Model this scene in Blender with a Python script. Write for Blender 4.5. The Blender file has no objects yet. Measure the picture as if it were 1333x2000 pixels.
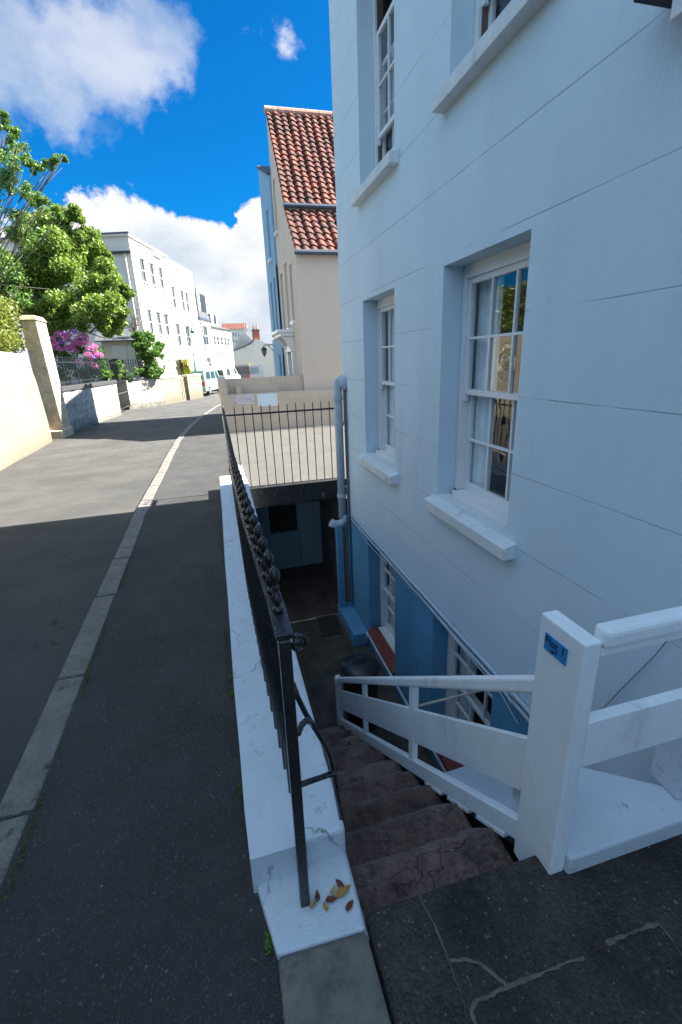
import bpy, bmesh, math, random
import numpy as np
from mathutils import Vector, Matrix
R_ = math.radians
random.seed(7); rng = np.random.default_rng(7)
S = bpy.context.scene
C = S.collection

# ------------------------------------------------------------------ camera
CAMH = 1.75
def _n(v): return v/np.linalg.norm(v)
_Y = _n(np.array([420-666.5, -(712-1000.), -880.]))
_Z = -np.array([775-666.5, -(3600-1000.), -880.]); _Z = _n(_Z-_Y*(_Z@_Y)); _X = np.cross(_Y, _Z)
ROT = np.stack([_X, _Y, _Z]); CP = np.array([0, 0, CAMH])
cam = bpy.data.objects.new('camera', bpy.data.cameras.new('camera')); C.objects.link(cam)
m = Matrix([list(r) for r in ROT]).to_4x4(); m.translation = (0, 0, CAMH); cam.matrix_world = m
cam.data.sensor_fit = 'VERTICAL'; cam.data.sensor_height = 36; cam.data.sensor_width = 24
cam.data.lens = 880/2000*36; cam.data.clip_start = .02; cam.data.clip_end = 3000
S.camera = cam
def ray(x, y): return ROT@_n(np.array([x-666.5, -(y-1000.), -880.]))
def tz(Y): return float(np.interp(Y, [5.5, 14, 24, 36, 60, 90], [0, -.2, -.4, -.46, -.5, -.5]))
def G(x, y, z=0.): d = ray(x, y); return Vector(CP+(z-CAMH)/d[2]*d)
def GT(x, y):
    z = 0
    for _ in range(30): p = G(x, y, z); z = tz(p.y)
    return p
def PY(x, y, Y): d = ray(x, y); return Vector(CP+Y/d[1]*d)
def PX(x, y, X): d = ray(x, y); return Vector(CP+X/d[0]*d)

# ------------------------------------------------------------------ light
EXPO = 2.25
BACKC = (3.5, 5.0, 6.8)  # colour of unseen clouds added behind the view to fill the shaded walls
SUN_EL = 45.5
sv = Vector((1, .02, 0)).normalized()*math.cos(R_(SUN_EL)); sv.z = math.sin(R_(SUN_EL))
sun = bpy.data.objects.new('sun', bpy.data.lights.new('sun', 'SUN')); C.objects.link(sun)
sun.data.energy = 5.0; sun.data.angle = R_(.5); sun.data.color = (1, .955, .87)
sun.rotation_euler = sv.to_track_quat('Z', 'Y').to_euler()
S.view_settings.view_transform = 'Standard'; S.view_settings.look = 'None'
S.view_settings.exposure = EXPO; S.view_settings.gamma = 1
W = bpy.data.worlds.new('World'); S.world = W; W.use_nodes = True
nt = W.node_tree; nt.nodes.clear()
def nd(t, **k):
    n = nt.nodes.new(t)
    for a, b in k.items(): setattr(n, a, b)
    return n
def lk(a, b): nt.links.new(a, b)
def mathn(op, a, b=None, c=None, clamp=False):
    n = nd('ShaderNodeMath', operation=op, use_clamp=clamp)
    for i, v in enumerate((a, b, c)):
        if v is None: continue
        if isinstance(v, (int, float)): n.inputs[i].default_value = v
        else: lk(v, n.inputs[i])
    return n.outputs[0]
sky = nd('ShaderNodeTexSky', sky_type='NISHITA', sun_disc=False, sun_elevation=R_(SUN_EL),
         sun_rotation=math.atan2(sv.x, sv.y), air_density=1.0, dust_density=.3, ozone_density=3.0)
tint = nd('ShaderNodeMix', data_type='RGBA', blend_type='MULTIPLY'); tint.inputs[0].default_value = 1
lk(sky.outputs[0], tint.inputs[6]); tint.inputs[7].default_value = (.02, .44, .78, 1)
tc = nd('ShaderNodeTexCoord')
nrm = nd('ShaderNodeVectorMath', operation='NORMALIZE'); lk(tc.outputs['Generated'], nrm.inputs[0])
_wn = nd('ShaderNodeTexNoise'); _wn.inputs['Scale'].default_value = 5.5; _wn.inputs['Detail'].default_value = 7; _wn.inputs['Roughness'].default_value = .62; lk(nrm.outputs[0], _wn.inputs['Vector'])
_ws = nd('ShaderNodeVectorMath', operation='SUBTRACT'); lk(_wn.outputs['Color'], _ws.inputs[0]); _ws.inputs[1].default_value = (.5, .5, .5)
_wa = nd('ShaderNodeVectorMath', operation='MULTIPLY_ADD'); lk(_ws.outputs[0], _wa.inputs[0]); _wa.inputs[1].default_value = (.24, .24, .24); lk(nrm.outputs[0], _wa.inputs[2])
_wd = nd('ShaderNodeVectorMath', operation='NORMALIZE'); lk(_wa.outputs[0], _wd.inputs[0])
def blob(x, y, rad, w=1.0):
    d = ray(x, y); dt = nd('ShaderNodeVectorMath', operation='DOT_PRODUCT'); lk(_wd.outputs[0], dt.inputs[0]); dt.inputs[1].default_value = tuple(d)
    mr = nd('ShaderNodeMapRange'); mr.inputs[1].default_value = math.cos(R_(rad)); mr.inputs[2].default_value = math.cos(R_(rad*.35)); mr.inputs[4].default_value = w
    lk(dt.outputs['Value'], mr.inputs[0]); return mr.outputs[0]
def mx(l):
    a = l[0]
    for b in l[1:]: a = mathn('MAXIMUM', a, b)
    return a
big = mx([blob(300, 520, 8.5), blob(350, 440, 2.6, .8), blob(250, 460, 4.0, .9), blob(420, 560, 8), blob(480, 500, 6.2), blob(170, 425, 3, .8), blob(500, 600, 8), blob(300, 640, 11), blob(60, 640, 9), blob(540, 760, 14), blob(450, 455, 3.4, .9),
          blob(800, 600, 10), blob(1000, 400, 8, .9)])
high = mx([blob(10, 90, 6, .8), blob(-120, 60, 8, .8), blob(110, 120, 6, .85), blob(190, 115, 5.5, .9), blob(250, 95, 5, .9), blob(300, 60, 5, .9), blob(322, 100, 3.5, .6), blob(50, 150, 4.5, .6), blob(488, 128, 2.6, .22), blob(190, 262, 2.2, .42), blob(235, 272, 1.5, .36), blob(405, 165, 1.2, .36)])
_fd = nd('ShaderNodeVectorMath', operation='DOT_PRODUCT'); lk(nrm.outputs[0], _fd.inputs[0]); _fd.inputs[1].default_value = tuple(ray(620, 760))
_bm = nd('ShaderNodeMapRange'); _bm.inputs[1].default_value = .50; _bm.inputs[2].default_value = .28; lk(_fd.outputs['Value'], _bm.inputs[0]); back = _bm.outputs[0]
def noise(scale, det, rough, off=(0, 0, 0)):
    mp = nd('ShaderNodeMapping'); mp.inputs['Location'].default_value = off; mp.inputs['Scale'].default_value = (1, 1, 1.5)
    lk(nrm.outputs[0], mp.inputs[0])
    n = nd('ShaderNodeTexNoise'); n.inputs['Scale'].default_value = scale; n.inputs['Detail'].default_value = det; n.inputs['Roughness'].default_value = rough
    lk(mp.outputs[0], n.inputs['Vector']); return n.outputs[0]
n1 = noise(6, 9, .58, (3.1, 0, .4)); n2 = noise(3.4, 9, .62, (0, 1.7, 2)); n3 = noise(5, 6, .55, (5, 5, 1))
def ss(v, a, b):
    mr = nd('ShaderNodeMapRange', interpolation_type='SMOOTHSTEP'); mr.inputs[1].default_value = a; mr.inputs[2].default_value = b; lk(v, mr.inputs[0]); return mr.outputs[0]
mbig = ss(mathn('ADD', big, mathn('MULTIPLY', mathn('SUBTRACT', n1, .5), 1.7)), .28, .52)
mhigh = mathn('MULTIPLY', ss(mathn('ADD', high, mathn('MULTIPLY', mathn('SUBTRACT', n2, .5), 1.9)), .28, 1.1), .66)
mback = mathn('MULTIPLY', back, ss(n2, .40, .54))
mask = mathn('MAXIMUM', mathn('MAXIMUM', mbig, mhigh), mback)
cr = nd('ShaderNodeMix', data_type='RGBA'); cr.inputs[6].default_value = (2.5, 3.0, 3.55, 1); cr.inputs[7].default_value = (4.3, 4.35, 4.45, 1)
lk(ss(mathn('ADD', n3, mathn('MULTIPLY', n1, .5)), .5, .85), cr.inputs[0])
cb = nd('ShaderNodeMix', data_type='RGBA'); cb.inputs[7].default_value = (BACKC[0], BACKC[1], BACKC[2], 1); lk(mback, cb.inputs[0]); lk(cr.outputs[2], cb.inputs[6])
cm = nd('ShaderNodeMix', data_type='RGBA'); lk(mask, cm.inputs[0]); lk(tint.outputs[2], cm.inputs[6]); lk(cb.outputs[2], cm.inputs[7])
bg = nd('ShaderNodeBackground'); bg.inputs[1].default_value = .05
lk(cm.outputs[2], bg.inputs[0]); wo = nd('ShaderNodeOutputWorld'); lk(bg.outputs[0], wo.inputs[0])

# ------------------------------------------------------------------ materials
_mats = {}
def M(name, col, rough=.7, var=.12, scale=4., bump=.15, bscale=60., metal=0., spec=None, dirt=None, dscale=3., dthr=(.55, .7), specks=None, courses=None, brick=None, crack=None, wear=None, base=None, coat=0, stretch=None):
    if name in _mats: return _mats[name]
    mt = bpy.data.materials.new(name); mt.use_nodes = True; t = mt.node_tree; N = t.nodes; L = t.links
    b = N['Principled BSDF']; b.inputs['Roughness'].default_value = rough; b.inputs['Metallic'].default_value = metal
    if spec is not None: b.inputs['Specular IOR Level'].default_value = spec
    if coat: b.inputs['Coat Weight'].default_value = coat; b.inputs['Coat Roughness'].default_value = .08
    geo = N.new('ShaderNodeNewGeometry'); pos = geo.outputs['Position']
    if stretch:
        mp = N.new('ShaderNodeMapping'); mp.inputs['Scale'].default_value = stretch; L.new(pos, mp.inputs[0]); spos = mp.outputs[0]
    else: spos = pos
    def noi(sc, det=4, ro=.6, p=None):
        n = N.new('ShaderNodeTexNoise'); n.inputs['Scale'].default_value = sc; n.inputs['Detail'].default_value = det; n.inputs['Roughness'].default_value = ro
        L.new(p or spos, n.inputs['Vector']); return n.outputs[0]
    def mr(v, a, b_, c=0, d=1):
        n = N.new('ShaderNodeMapRange'); L.new(v, n.inputs[0])
        for i, q in zip((1, 2, 3, 4), (a, b_, c, d)): n.inputs[i].default_value = q
        return n.outputs[0]
    def mix(f, a, b_):
        n = N.new('ShaderNodeMix'); n.data_type = 'RGBA'
        for i, v in ((0, f), (6, a), (7, b_)):
            if isinstance(v, (int, float)): n.inputs[i].default_value = v
            elif isinstance(v, tuple): n.inputs[i].default_value = (v+(1,))[:4]
            else: L.new(v, n.inputs[i])
        return n.outputs[2]
    def mth(op, a, b_=None):
        n = N.new('ShaderNodeMath'); n.operation = op
        for i, v in enumerate((a, b_)):
            if v is None: continue
            if isinstance(v, (int, float)): n.inputs[i].default_value = v
            else: L.new(v, n.inputs[i])
        return n.outputs[0]
    lo = tuple(c*(1-var) for c in col); hi = tuple(min(1, c*(1+var)) for c in col)
    c = mix(mr(noi(scale, 5), .3, .7), lo, hi)
    h = noi(bscale, 3)
    if brick:
        bk = N.new('ShaderNodeTexBrick'); mpb = N.new('ShaderNodeMapping'); mpb.inputs['Rotation'].default_value = (R_(90), 0, brick.get('rot', 0)); L.new(pos, mpb.inputs[0])
        dd = N.new('ShaderNodeVectorMath'); dd.operation = 'ADD'; L.new(mpb.outputs[0], dd.inputs[0])
        nn = N.new('ShaderNodeTexNoise'); nn.inputs['Scale'].default_value = 3; L.new(pos, nn.inputs['Vector'])
        sc_ = N.new('ShaderNodeVectorMath'); sc_.operation = 'SCALE'; sc_.inputs['Scale'].default_value = brick.get('warp', .0); L.new(nn.outputs['Color'], sc_.inputs[0]); L.new(sc_.outputs[0], dd.inputs[1])
        L.new(dd.outputs[0], bk.inputs['Vector'])
        bk.inputs['Scale'].default_value = 1; bk.inputs['Brick Width'].default_value = brick['w']; bk.inputs['Row Height'].default_value = brick['h']; bk.inputs['Mortar Size'].default_value = brick.get('m', .01)
        bk.inputs['Mortar Smooth'].default_value = .5
        bk.inputs['Color1'].default_value = (.75, .75, .75, 1); bk.inputs['Color2'].default_value = (1.15, 1.15, 1.15, 1); v = brick.get('mc', .5); bk.inputs['Mortar'].default_value = (v, v, v, 1)
        n = N.new('ShaderNodeMix'); n.data_type = 'RGBA'; n.blend_type = 'MULTIPLY'; n.inputs[0].default_value = brick.get('f', 1); L.new(c, n.inputs[6]); L.new(bk.outputs[0], n.inputs[7]); c = n.outputs[2]
        h = mth('SUBTRACT', h, mth('MULTIPLY', bk.outputs['Fac'], 1.2))
    if dirt:
        c = mix(mth('MULTIPLY', mr(noi(dscale, 8, .7), dthr[0], dthr[1]), mr(noi(dscale*6, 6, .7), .35, .6)), c, dirt)
    if crack:
        vo = N.new('ShaderNodeTexVoronoi'); vo.feature = 'DISTANCE_TO_EDGE'; vo.inputs['Scale'].default_value = crack[0]
        nn = N.new('ShaderNodeTexNoise'); nn.inputs['Scale'].default_value = 5; nn.inputs['Detail'].default_value = 6; L.new(pos, nn.inputs['Vector'])
        a = N.new('ShaderNodeVectorMath'); a.operation = 'MULTIPLY_ADD'; L.new(nn.outputs['Color'], a.inputs[0]); a.inputs[1].default_value = (.3, .3, .3); L.new(pos, a.inputs[2]); L.new(a.outputs[0], vo.inputs['Vector'])
        f = mth('MULTIPLY', mr(vo.outputs['Distance'], 0, crack[1], 1, 0), mr(noi(2.3), .48, .56))
        c = mix(f, c, crack[2]); h = mth('SUBTRACT', h, f)
    if specks:
        for sc, thr, sc_col in specks:
            vo = N.new('ShaderNodeTexVoronoi'); vo.inputs['Scale'].default_value = sc; L.new(pos, vo.inputs['Vector'])
            sp = N.new('ShaderNodeSeparateColor'); L.new(vo.outputs['Color'], sp.inputs[0])
            f = mth('MULTIPLY', mr(sp.outputs[0], thr, thr+.04), mr(vo.outputs['Distance'], .32, .42, 1, 0))
            f = mth('MULTIPLY', f, mr(sp.outputs[1], 0, 1, .25, 1)); c = mix(f, c, sc_col)
            h = mth('ADD', h, mth('MULTIPLY', mr(vo.outputs['Distance'], .1, .6, 1, 0), .8))
    if base:
        sz = N.new('ShaderNodeSeparateXYZ'); L.new(pos, sz.inputs[0]); c = mix(mth('MULTIPLY', mr(mth('ADD', sz.outputs[2], mth('MULTIPLY', mth('SUBTRACT', noi(5, 6), .5), .5)), base[0], base[1], 1, 0), .75), c, base[2])
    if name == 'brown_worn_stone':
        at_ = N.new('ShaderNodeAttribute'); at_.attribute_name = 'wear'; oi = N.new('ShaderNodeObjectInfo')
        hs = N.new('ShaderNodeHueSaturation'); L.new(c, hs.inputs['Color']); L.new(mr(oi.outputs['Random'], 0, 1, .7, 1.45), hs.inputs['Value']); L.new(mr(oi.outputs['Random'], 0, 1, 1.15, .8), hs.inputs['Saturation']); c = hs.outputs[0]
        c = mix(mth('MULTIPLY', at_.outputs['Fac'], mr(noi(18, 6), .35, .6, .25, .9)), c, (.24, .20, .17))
    elif wear:
        c = mix(mth('MULTIPLY', mr(geo.outputs['Pointiness'], wear[1], wear[2]), mr(noi(14, 6), .35, .6, .35, 1)), c, wear[0])
    if courses:
        sx = N.new('ShaderNodeSeparateXYZ'); L.new(pos, sx.inputs[0])
        z = mth('ADD', sx.outputs[2], mth('MULTIPLY', noi(.7, 2, .5, pos), .012))
        w = mth('ABSOLUTE', mth('SUBTRACT', mth('FRACT', mth('DIVIDE', mth('SUBTRACT', z, courses[0]), courses[1])), .5))
        sn = N.new('ShaderNodeSeparateXYZ'); L.new(geo.outputs['True Normal'], sn.inputs[0]); fx = mr(mth('ABSOLUTE', sn.outputs[0]), .8, .9)
        g = mr(w, .5-courses[2]/courses[1], .5-courses[2]*.3/courses[1]); g = mth('MULTIPLY', g, mr(noi(1.6, 3, .6, pos), .36, .52))
        g = mth('MULTIPLY', g, fx)
        if len(courses) > 3: g = mth('MULTIPLY', g, mr(sx.outputs[2], courses[3], courses[3]+.02))
        c = mix(mth('MULTIPLY', g, .6), c, tuple(q*.34 for q in col)); h = mth('SUBTRACT', h, mth('MULTIPLY', g, 3.))
    L.new(c, b.inputs['Base Color'])
    L.new(mr(noi(scale*3), .3, .7, max(0, rough-.08), min(1, rough+.08)), b.inputs['Roughness'])
    if bump:
        bp = N.new('ShaderNodeBump'); bp.inputs['Strength'].default_value = bump; bp.inputs['Distance'].default_value = .01; L.new(h, bp.inputs['Height']); L.new(bp.outputs[0], b.inputs['Normal'])
    _mats[name] = mt; return mt
def leafmat(name, col, col2, trans=.35):
    mt = bpy.data.materials.new(name); mt.use_nodes = True; t = mt.node_tree; N = t.nodes; L = t.links; N.clear()
    geo = N.new('ShaderNodeNewGeometry'); mixc = N.new('ShaderNodeMix'); mixc.data_type = 'RGBA'
    mixc.inputs[6].default_value = col+(1,); mixc.inputs[7].default_value = col2+(1,); L.new(geo.outputs['Random Per Island'], mixc.inputs[0])
    d = N.new('ShaderNodeBsdfDiffuse'); tr = N.new('ShaderNodeBsdfTranslucent'); gl = N.new('ShaderNodeBsdfGlossy'); gl.inputs['Roughness'].default_value = .4
    L.new(mixc.outputs[2], d.inputs[0]); L.new(mixc.outputs[2], tr.inputs[0])
    a = N.new('ShaderNodeMixShader'); a.inputs[0].default_value = trans; L.new(d.outputs[0], a.inputs[1]); L.new(tr.outputs[0], a.inputs[2])
    b = N.new('ShaderNodeMixShader'); b.inputs[0].default_value = .03; L.new(a.outputs[0], b.inputs[1]); L.new(gl.outputs[0], b.inputs[2])
    o = N.new('ShaderNodeOutputMaterial'); L.new(b.outputs[0], o.inputs[0]); return mt
def glassmat(name, refl=1.45, tcol=(.93, .97, .98), wav=.02):
    mt = bpy.data.materials.new(name); mt.use_nodes = True; t = mt.node_tree; N = t.nodes; L = t.links; N.clear()
    tr = N.new('ShaderNodeBsdfTransparent'); tr.inputs[0].default_value = tcol+(1,)
    gl = N.new('ShaderNodeBsdfGlossy'); gl.inputs['Roughness'].default_value = .005
    fr = N.new('ShaderNodeLayerWeight'); fr.inputs['Blend'].default_value = .5
    geo = N.new('ShaderNodeNewGeometry'); n = N.new('ShaderNodeTexNoise'); n.inputs['Scale'].default_value = 3.5; L.new(geo.outputs['Position'], n.inputs['Vector'])
    bp = N.new('ShaderNodeBump'); bp.inputs['Strength'].default_value = wav; bp.inputs['Distance'].default_value = .1; L.new(n.outputs[0], bp.inputs['Height']); L.new(bp.outputs[0], gl.inputs['Normal'])
    pw = N.new('ShaderNodeMath'); pw.operation = 'POWER'; pw.inputs[1].default_value = 3.6; L.new(fr.outputs['Facing'], pw.inputs[0])
    mr = N.new('ShaderNodeMath'); mr.operation = 'MULTIPLY_ADD'; mr.inputs[1].default_value = .9; mr.inputs[2].default_value = .085*(refl/1.5)**2; mr.use_clamp = True; L.new(pw.outputs[0], mr.inputs[0])
    mx_ = N.new('ShaderNodeMixShader'); L.new(mr.outputs[0], mx_.inputs[0]); L.new(tr.outputs[0], mx_.inputs[1]); L.new(gl.outputs[0], mx_.inputs[2])
    o = N.new('ShaderNodeOutputMaterial'); L.new(mx_.outputs[0], o.inputs[0]); return mt

# ------------------------------------------------------------------ mesh helpers
class MB:
    def __init__(s): s.v = []; s.f = []
    def add(s, vs, fs): o = len(s.v); s.v += [tuple(v) for v in vs]; s.f += [tuple(i+o for i in f) for f in fs]; return s
    def box(s, x0, x1, y0, y1, z0, z1):
        v = [(x, y, z) for z in (z0, z1) for x, y in ((x0, y0), (x1, y0), (x1, y1), (x0, y1))]
        return s.add(v, [(3, 2, 1, 0), (4, 5, 6, 7), (0, 1, 5, 4), (1, 2, 6, 5), (2, 3, 7, 6), (3, 0, 4, 7)])
    def hexa(s, b, t):   # 4 bottom pts, 4 top pts
        return s.add(list(b)+list(t), [(3, 2, 1, 0), (4, 5, 6, 7), (0, 1, 5, 4), (1, 2, 6, 5), (2, 3, 7, 6), (3, 0, 4, 7)])
    def prism(s, poly, z0, z1):
        n = len(poly); v = [(p[0], p[1], z0) for p in poly]+[(p[0], p[1], z1) for p in poly]
        return s.add(v, [tuple(range(n))[::-1], tuple(range(n, 2*n))]+[(i, (i+1) % n, (i+1) % n+n, i+n) for i in range(n)])
    def loft(s, a, b_):    # two equal 3D polygons -> closed solid
        n = len(a); return s.add(list(a)+list(b_), [tuple(range(n))[::-1], tuple(range(n, 2*n))]+[(i, (i+1) % n, (i+1) % n+n, i+n) for i in range(n)])
    def fbox(s, fr, u0, u1, d0, d1, z0, z1):
        P = fr.p; return s.hexa([P(u0, d0, z0), P(u1, d0, z0), P(u1, d1, z0), P(u0, d1, z0)], [P(u0, d0, z1), P(u1, d0, z1), P(u1, d1, z1), P(u0, d1, z1)])
    def tube(s, pts, r, n=8, cap=True):
        pts = [Vector(p) for p in pts]; rs = r if isinstance(r, (list, tuple)) else [r]*len(pts)
        rings = []; up = None
        for i, p in enumerate(pts):
            d = (pts[min(i+1, len(pts)-1)]-pts[max(i-1, 0)]).normalized()
            if up is None: up = Vector((0, 0, 1)) if abs(d.z) < .9 else Vector((1, 0, 0))
            a = d.cross(up).normalized(); b_ = a.cross(d).normalized(); up = b_
            rings.append([p+(a*math.cos(t)+b_*math.sin(t))*rs[i] for t in [2*math.pi*k/n for k in range(n)]])
        v = [q for rr in rings for q in rr]; f = []
        for i in range(len(pts)-1):
            for k in range(n): f.append((i*n+k, i*n+(k+1) % n, (i+1)*n+(k+1) % n, (i+1)*n+k))
        if cap: f += [tuple(range(n))[::-1], tuple(range((len(pts)-1)*n, len(pts)*n))]
        return s.add(v, f)
    def lathe(s, c, prof, n=12):   # prof: (r,z)
        c = Vector(c); v = []; f = []
        for r, z in prof: v += [c+Vector((r*math.cos(2*math.pi*k/n), r*math.sin(2*math.pi*k/n), z)) for k in range(n)]
        for i in range(len(prof)-1):
            for k in range(n): f.append((i*n+k, i*n+(k+1) % n, (i+1)*n+(k+1) % n, (i+1)*n+k))
        f += [tuple(range(n))[::-1], tuple(range((len(prof)-1)*n, len(prof)*n))]
        return s.add(v, f)
class Fr:
    def __init__(s, o, u, n=None):
        s.o = Vector((o[0], o[1], 0)); s.U = Vector((u[0], u[1], 0)).normalized()
        s.N = Vector((s.U.y, -s.U.x, 0)) if n is None else Vector((n[0], n[1], 0)).normalized()
    def p(s, u, d, z): return s.o+s.U*u+s.N*d+Vector((0, 0, z))
def thing(name, label, cat, loc=(0, 0, 0), group=None):
    o = bpy.data.objects.new(name, None); C.objects.link(o); o.location = loc; o.empty_display_size = .1
    o['label'] = label; o['category'] = cat
    if group: o['group'] = group
    return o
def wl(o):   # world location accumulated through parents (no rotation used)
    v = Vector((0, 0, 0))
    while o: v += Vector(o.location); o = o.parent
    return v
def obj(name, mb, mat, parent=None, bevel=0, smooth=False, seg=2):
    me = bpy.data.meshes.new(name); off = wl(parent) if parent else Vector((0, 0, 0))
    me.from_pydata([(v[0]-off.x, v[1]-off.y, v[2]-off.z) for v in mb.v], [], mb.f)
    if mat: me.materials.append(mat)
    bm = bmesh.new(); bm.from_mesh(me); bmesh.ops.recalc_face_normals(bm, faces=bm.faces); bm.to_mesh(me); bm.free()
    if smooth:
        for p in me.polygons: p.use_smooth = True
    o = bpy.data.objects.new(name, me); C.objects.link(o); o.parent = parent
    if bevel:
        b = o.modifiers.new('bevel', 'BEVEL'); b.width = bevel; b.segments = seg; b.limit_method = 'ANGLE'; b.angle_limit = R_(40)
    return o
def solo(name, mb, mat, label, cat, loc=None, group=None, kind=None, **k):
    if loc is None: loc = np.mean(np.array(mb.v), axis=0); loc[2] = np.min(np.array(mb.v)[:, 2])
    for i, v in enumerate(mb.v): mb.v[i] = (v[0]-loc[0], v[1]-loc[1], v[2]-loc[2])
    o = obj(name, mb, mat, None, **k); o.location = loc
    if label: o['label'] = label
    if cat: o['category'] = cat
    if group: o['group'] = group
    if kind: o['kind'] = kind
    return o
def struct(name, mb, mat, label=None, **k):
    o = obj(name, mb, mat, None, **k); o['kind'] = 'structure'
    if label: o['label'] = label
    return o
def wall_holes(mb, fr, L, z0, z1, holes, rev, ud0=0):
    us = sorted({ud0, L}|{h[0] for h in holes}|{h[1] for h in holes}); zs = sorted({z0, z1}|{h[2] for h in holes}|{h[3] for h in holes})
    for a, b_ in zip(us[:-1], us[1:]):
        for c, d in zip(zs[:-1], zs[1:]):
            if any(h[0] <= (a+b_)/2 <= h[1] and h[2] <= (c+d)/2 <= h[3] for h in holes): continue
            mb.add([fr.p(a, 0, c), fr.p(b_, 0, c), fr.p(b_, 0, d), fr.p(a, 0, d)], [(0, 1, 2, 3)])
    for h in holes:
        q = [(h[0], h[2]), (h[1], h[2]), (h[1], h[3]), (h[0], h[3])]
        for i in range(4):
            a, b_ = q[i], q[(i+1) % 4]
            mb.add([fr.p(a[0], 0, a[1]), fr.p(b_[0], 0, b_[1]), fr.p(b_[0], -rev, b_[1]), fr.p(a[0], -rev, a[1])], [(0, 1, 2, 3)])

# ------------------------------------------------------------------ palette
m_wall = M('painted_render', (.575, .69, .77), .75, .05, 1.2, .38, 75, stretch=(1, 1, .3), courses=(2.875, .457, .004, -.2), dirt=(.46, .54, .60), dscale=1.3, dthr=(.55, .85))
m_base = M('pale_blue_render', (.09, .27, .44), .75, .15, 2, .12, 100)
m_white = M('white_gloss_paint', (.74, .75, .76), .38, .03, 5, .06, 40, dirt=(.5, .5, .48), dscale=5, dthr=(.62, .8))
m_sill = M('white_masonry_paint', (.66, .69, .70), .6, .08, 6, .35, 80, dirt=(.2, .21, .2), dscale=9, dthr=(.58, .72))
m_rail = M('white_timber_paint', (.82, .85, .87), .5, .06, 9, .35, 70, stretch=(1, .5, .25), dirt=(.42, .43, .42), dscale=6, dthr=(.56, .76))
m_block = M('white_painted_cement', (.60, .66, .72), .75, .06, 7, .6, 120, dirt=(.16, .18, .18), dscale=14, dthr=(.58, .75), crack=(2.2, .008, (.2, .22, .22)))
m_stone = M('bare_grey_stone', (.16, .15, .13), .9, .3, 12, .6, 70, dirt=(.07, .065, .055), dscale=7, dthr=(.5, .7))
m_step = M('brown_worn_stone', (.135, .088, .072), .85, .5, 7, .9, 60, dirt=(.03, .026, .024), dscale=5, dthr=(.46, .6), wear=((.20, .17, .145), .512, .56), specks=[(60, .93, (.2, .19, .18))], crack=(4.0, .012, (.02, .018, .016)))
m_flag = M('dark_flagstone', (.045, .037, .032), .8, .6, 4, .9, 55, dirt=(.095, .09, .085), dscale=4.5, dthr=(.54, .75), specks=[(110, .93, (.25, .25, .25)), (60, .95, (.16, .15, .15))])
m_mortar = M('cream_mortar', (.14, .12, .098), .9, .3, 20, .8, 90)
m_pave = M('pavement_asphalt', (.062, .061, .060), .85, .28, 1.6, .9, 300, specks=[(120, .68, (.17, .168, .165)), (80, .955, (.30, .30, .29)), (230, .7, (.11, .11, .11))])
m_road = M('road_asphalt', (.079, .077, .073), .85, .28, .9, .8, 250, specks=[(120, .85, (.18, .175, .17)), (220, .75, (.1, .1, .1))], dirt=(.105, .10, .092), dscale=.9, dthr=(.48, .7), crack=(.45, .004, (.03, .03, .03)))
m_kerb = M('granite_kerb', (.19, .178, .157), .8, .22, 6, .8, 90, dirt=(.05, .045, .04), dscale=9, dthr=(.56, .64), specks=[(90, .8, (.3, .28, .25))])
m_park = M('car_park_concrete', (.088, .083, .074), .9, .15, 2, .5, 120, specks=[(60, .7, (.13, .125, .115))], dirt=(.085, .065, .045), dscale=1.2, dthr=(.55, .8))
m_ground = M('bare_ground', (.10, .095, .085), .95, .3, .5, .3, 20)
m_soil = M('garden_soil', (.05, .04, .03), .95, .3, 4, .6, 30)
m_black = M('black_gloss_iron', (.012, .012, .014), .25, .3, 12, .35, 130, coat=.3, dirt=(.09, .03, .022), dscale=9, dthr=(.66, .72))
m_dark = M('dark_painted_beam_and_gap', (.012, .012, .013), .6, .3, 10, .6, 60, dirt=(.3, .31, .32), dscale=9, dthr=(.6, .68))  # beam paint, also darkens the sheet for the shaded gap beside the steps
m_yard = M('basement_paving', (.055, .048, .040), .8, .5, 4, .5, 50, brick=dict(w=.7, h=.7, m=.012), dirt=(.10, .088, .07), dscale=3, dthr=(.5, .7))
m_cream = M('cream_painted_wall', (.255, .225, .158), .85, .05, 1.5, .3, 40, dirt=(.19, .155, .10), dscale=1.6, dthr=(.54, .74), base=(-.25, .25, (.12, .105, .075)))
m_pillar = M('weathered_render', (.60, .47, .31), .9, .25, 5, .5, 40, dirt=(.2, .17, .13), dscale=4, dthr=(.5, .7))
m_rubble = M('whitewashed_rubble', (.40, .39, .36), .9, .16, 6, 1.8, 12, dirt=(.15, .125, .095), dscale=3.2, dthr=(.50, .62), base=(-.4, .1, (.10, .085, .06)), brick=dict(w=.5, h=.27, m=.03, warp=.5, f=.22, mc=.6))
m_cop = M('dark_coping', (.05, .05, .052), .85, .3, 8, .5, 40)
m_beige = M('beige_render', (.67, .545, .44), .85, .04, 1.2, .2, 90)
m_beigeb = M('beige_blockwork', (.58, .47, .37), .85, .06, 2, .3, 60, brick=dict(w=.45, h=.225, m=.01, f=.25, mc=.6), dirt=(.34, .31, .28), dscale=3, dthr=(.58, .8))
m_blueb = M('light_blue_render', (.22, .40, .56), .8, .05, 1.5, .15, 60)
m_tile = M('clay_pantile', (.165, .042, .023), .85, .7, 4, .6, 50, dirt=(.03, .018, .014), dscale=1.5, dthr=(.40, .55))
m_tilec = M('ridge_tile', (.5, .27, .19), .8, .2, 5, .3, 50, dirt=(.62, .58, .52), dscale=5, dthr=(.5, .7))
m_slate = M('slate_roof', (.085, .088, .095), .7, .25, 4, .4, 30, brick=dict(w=.35, h=.22, m=.012, f=.5))
m_gutter = M('dark_gutter', (.06, .08, .12), .5, .15, 6, .1, 40)
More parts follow.
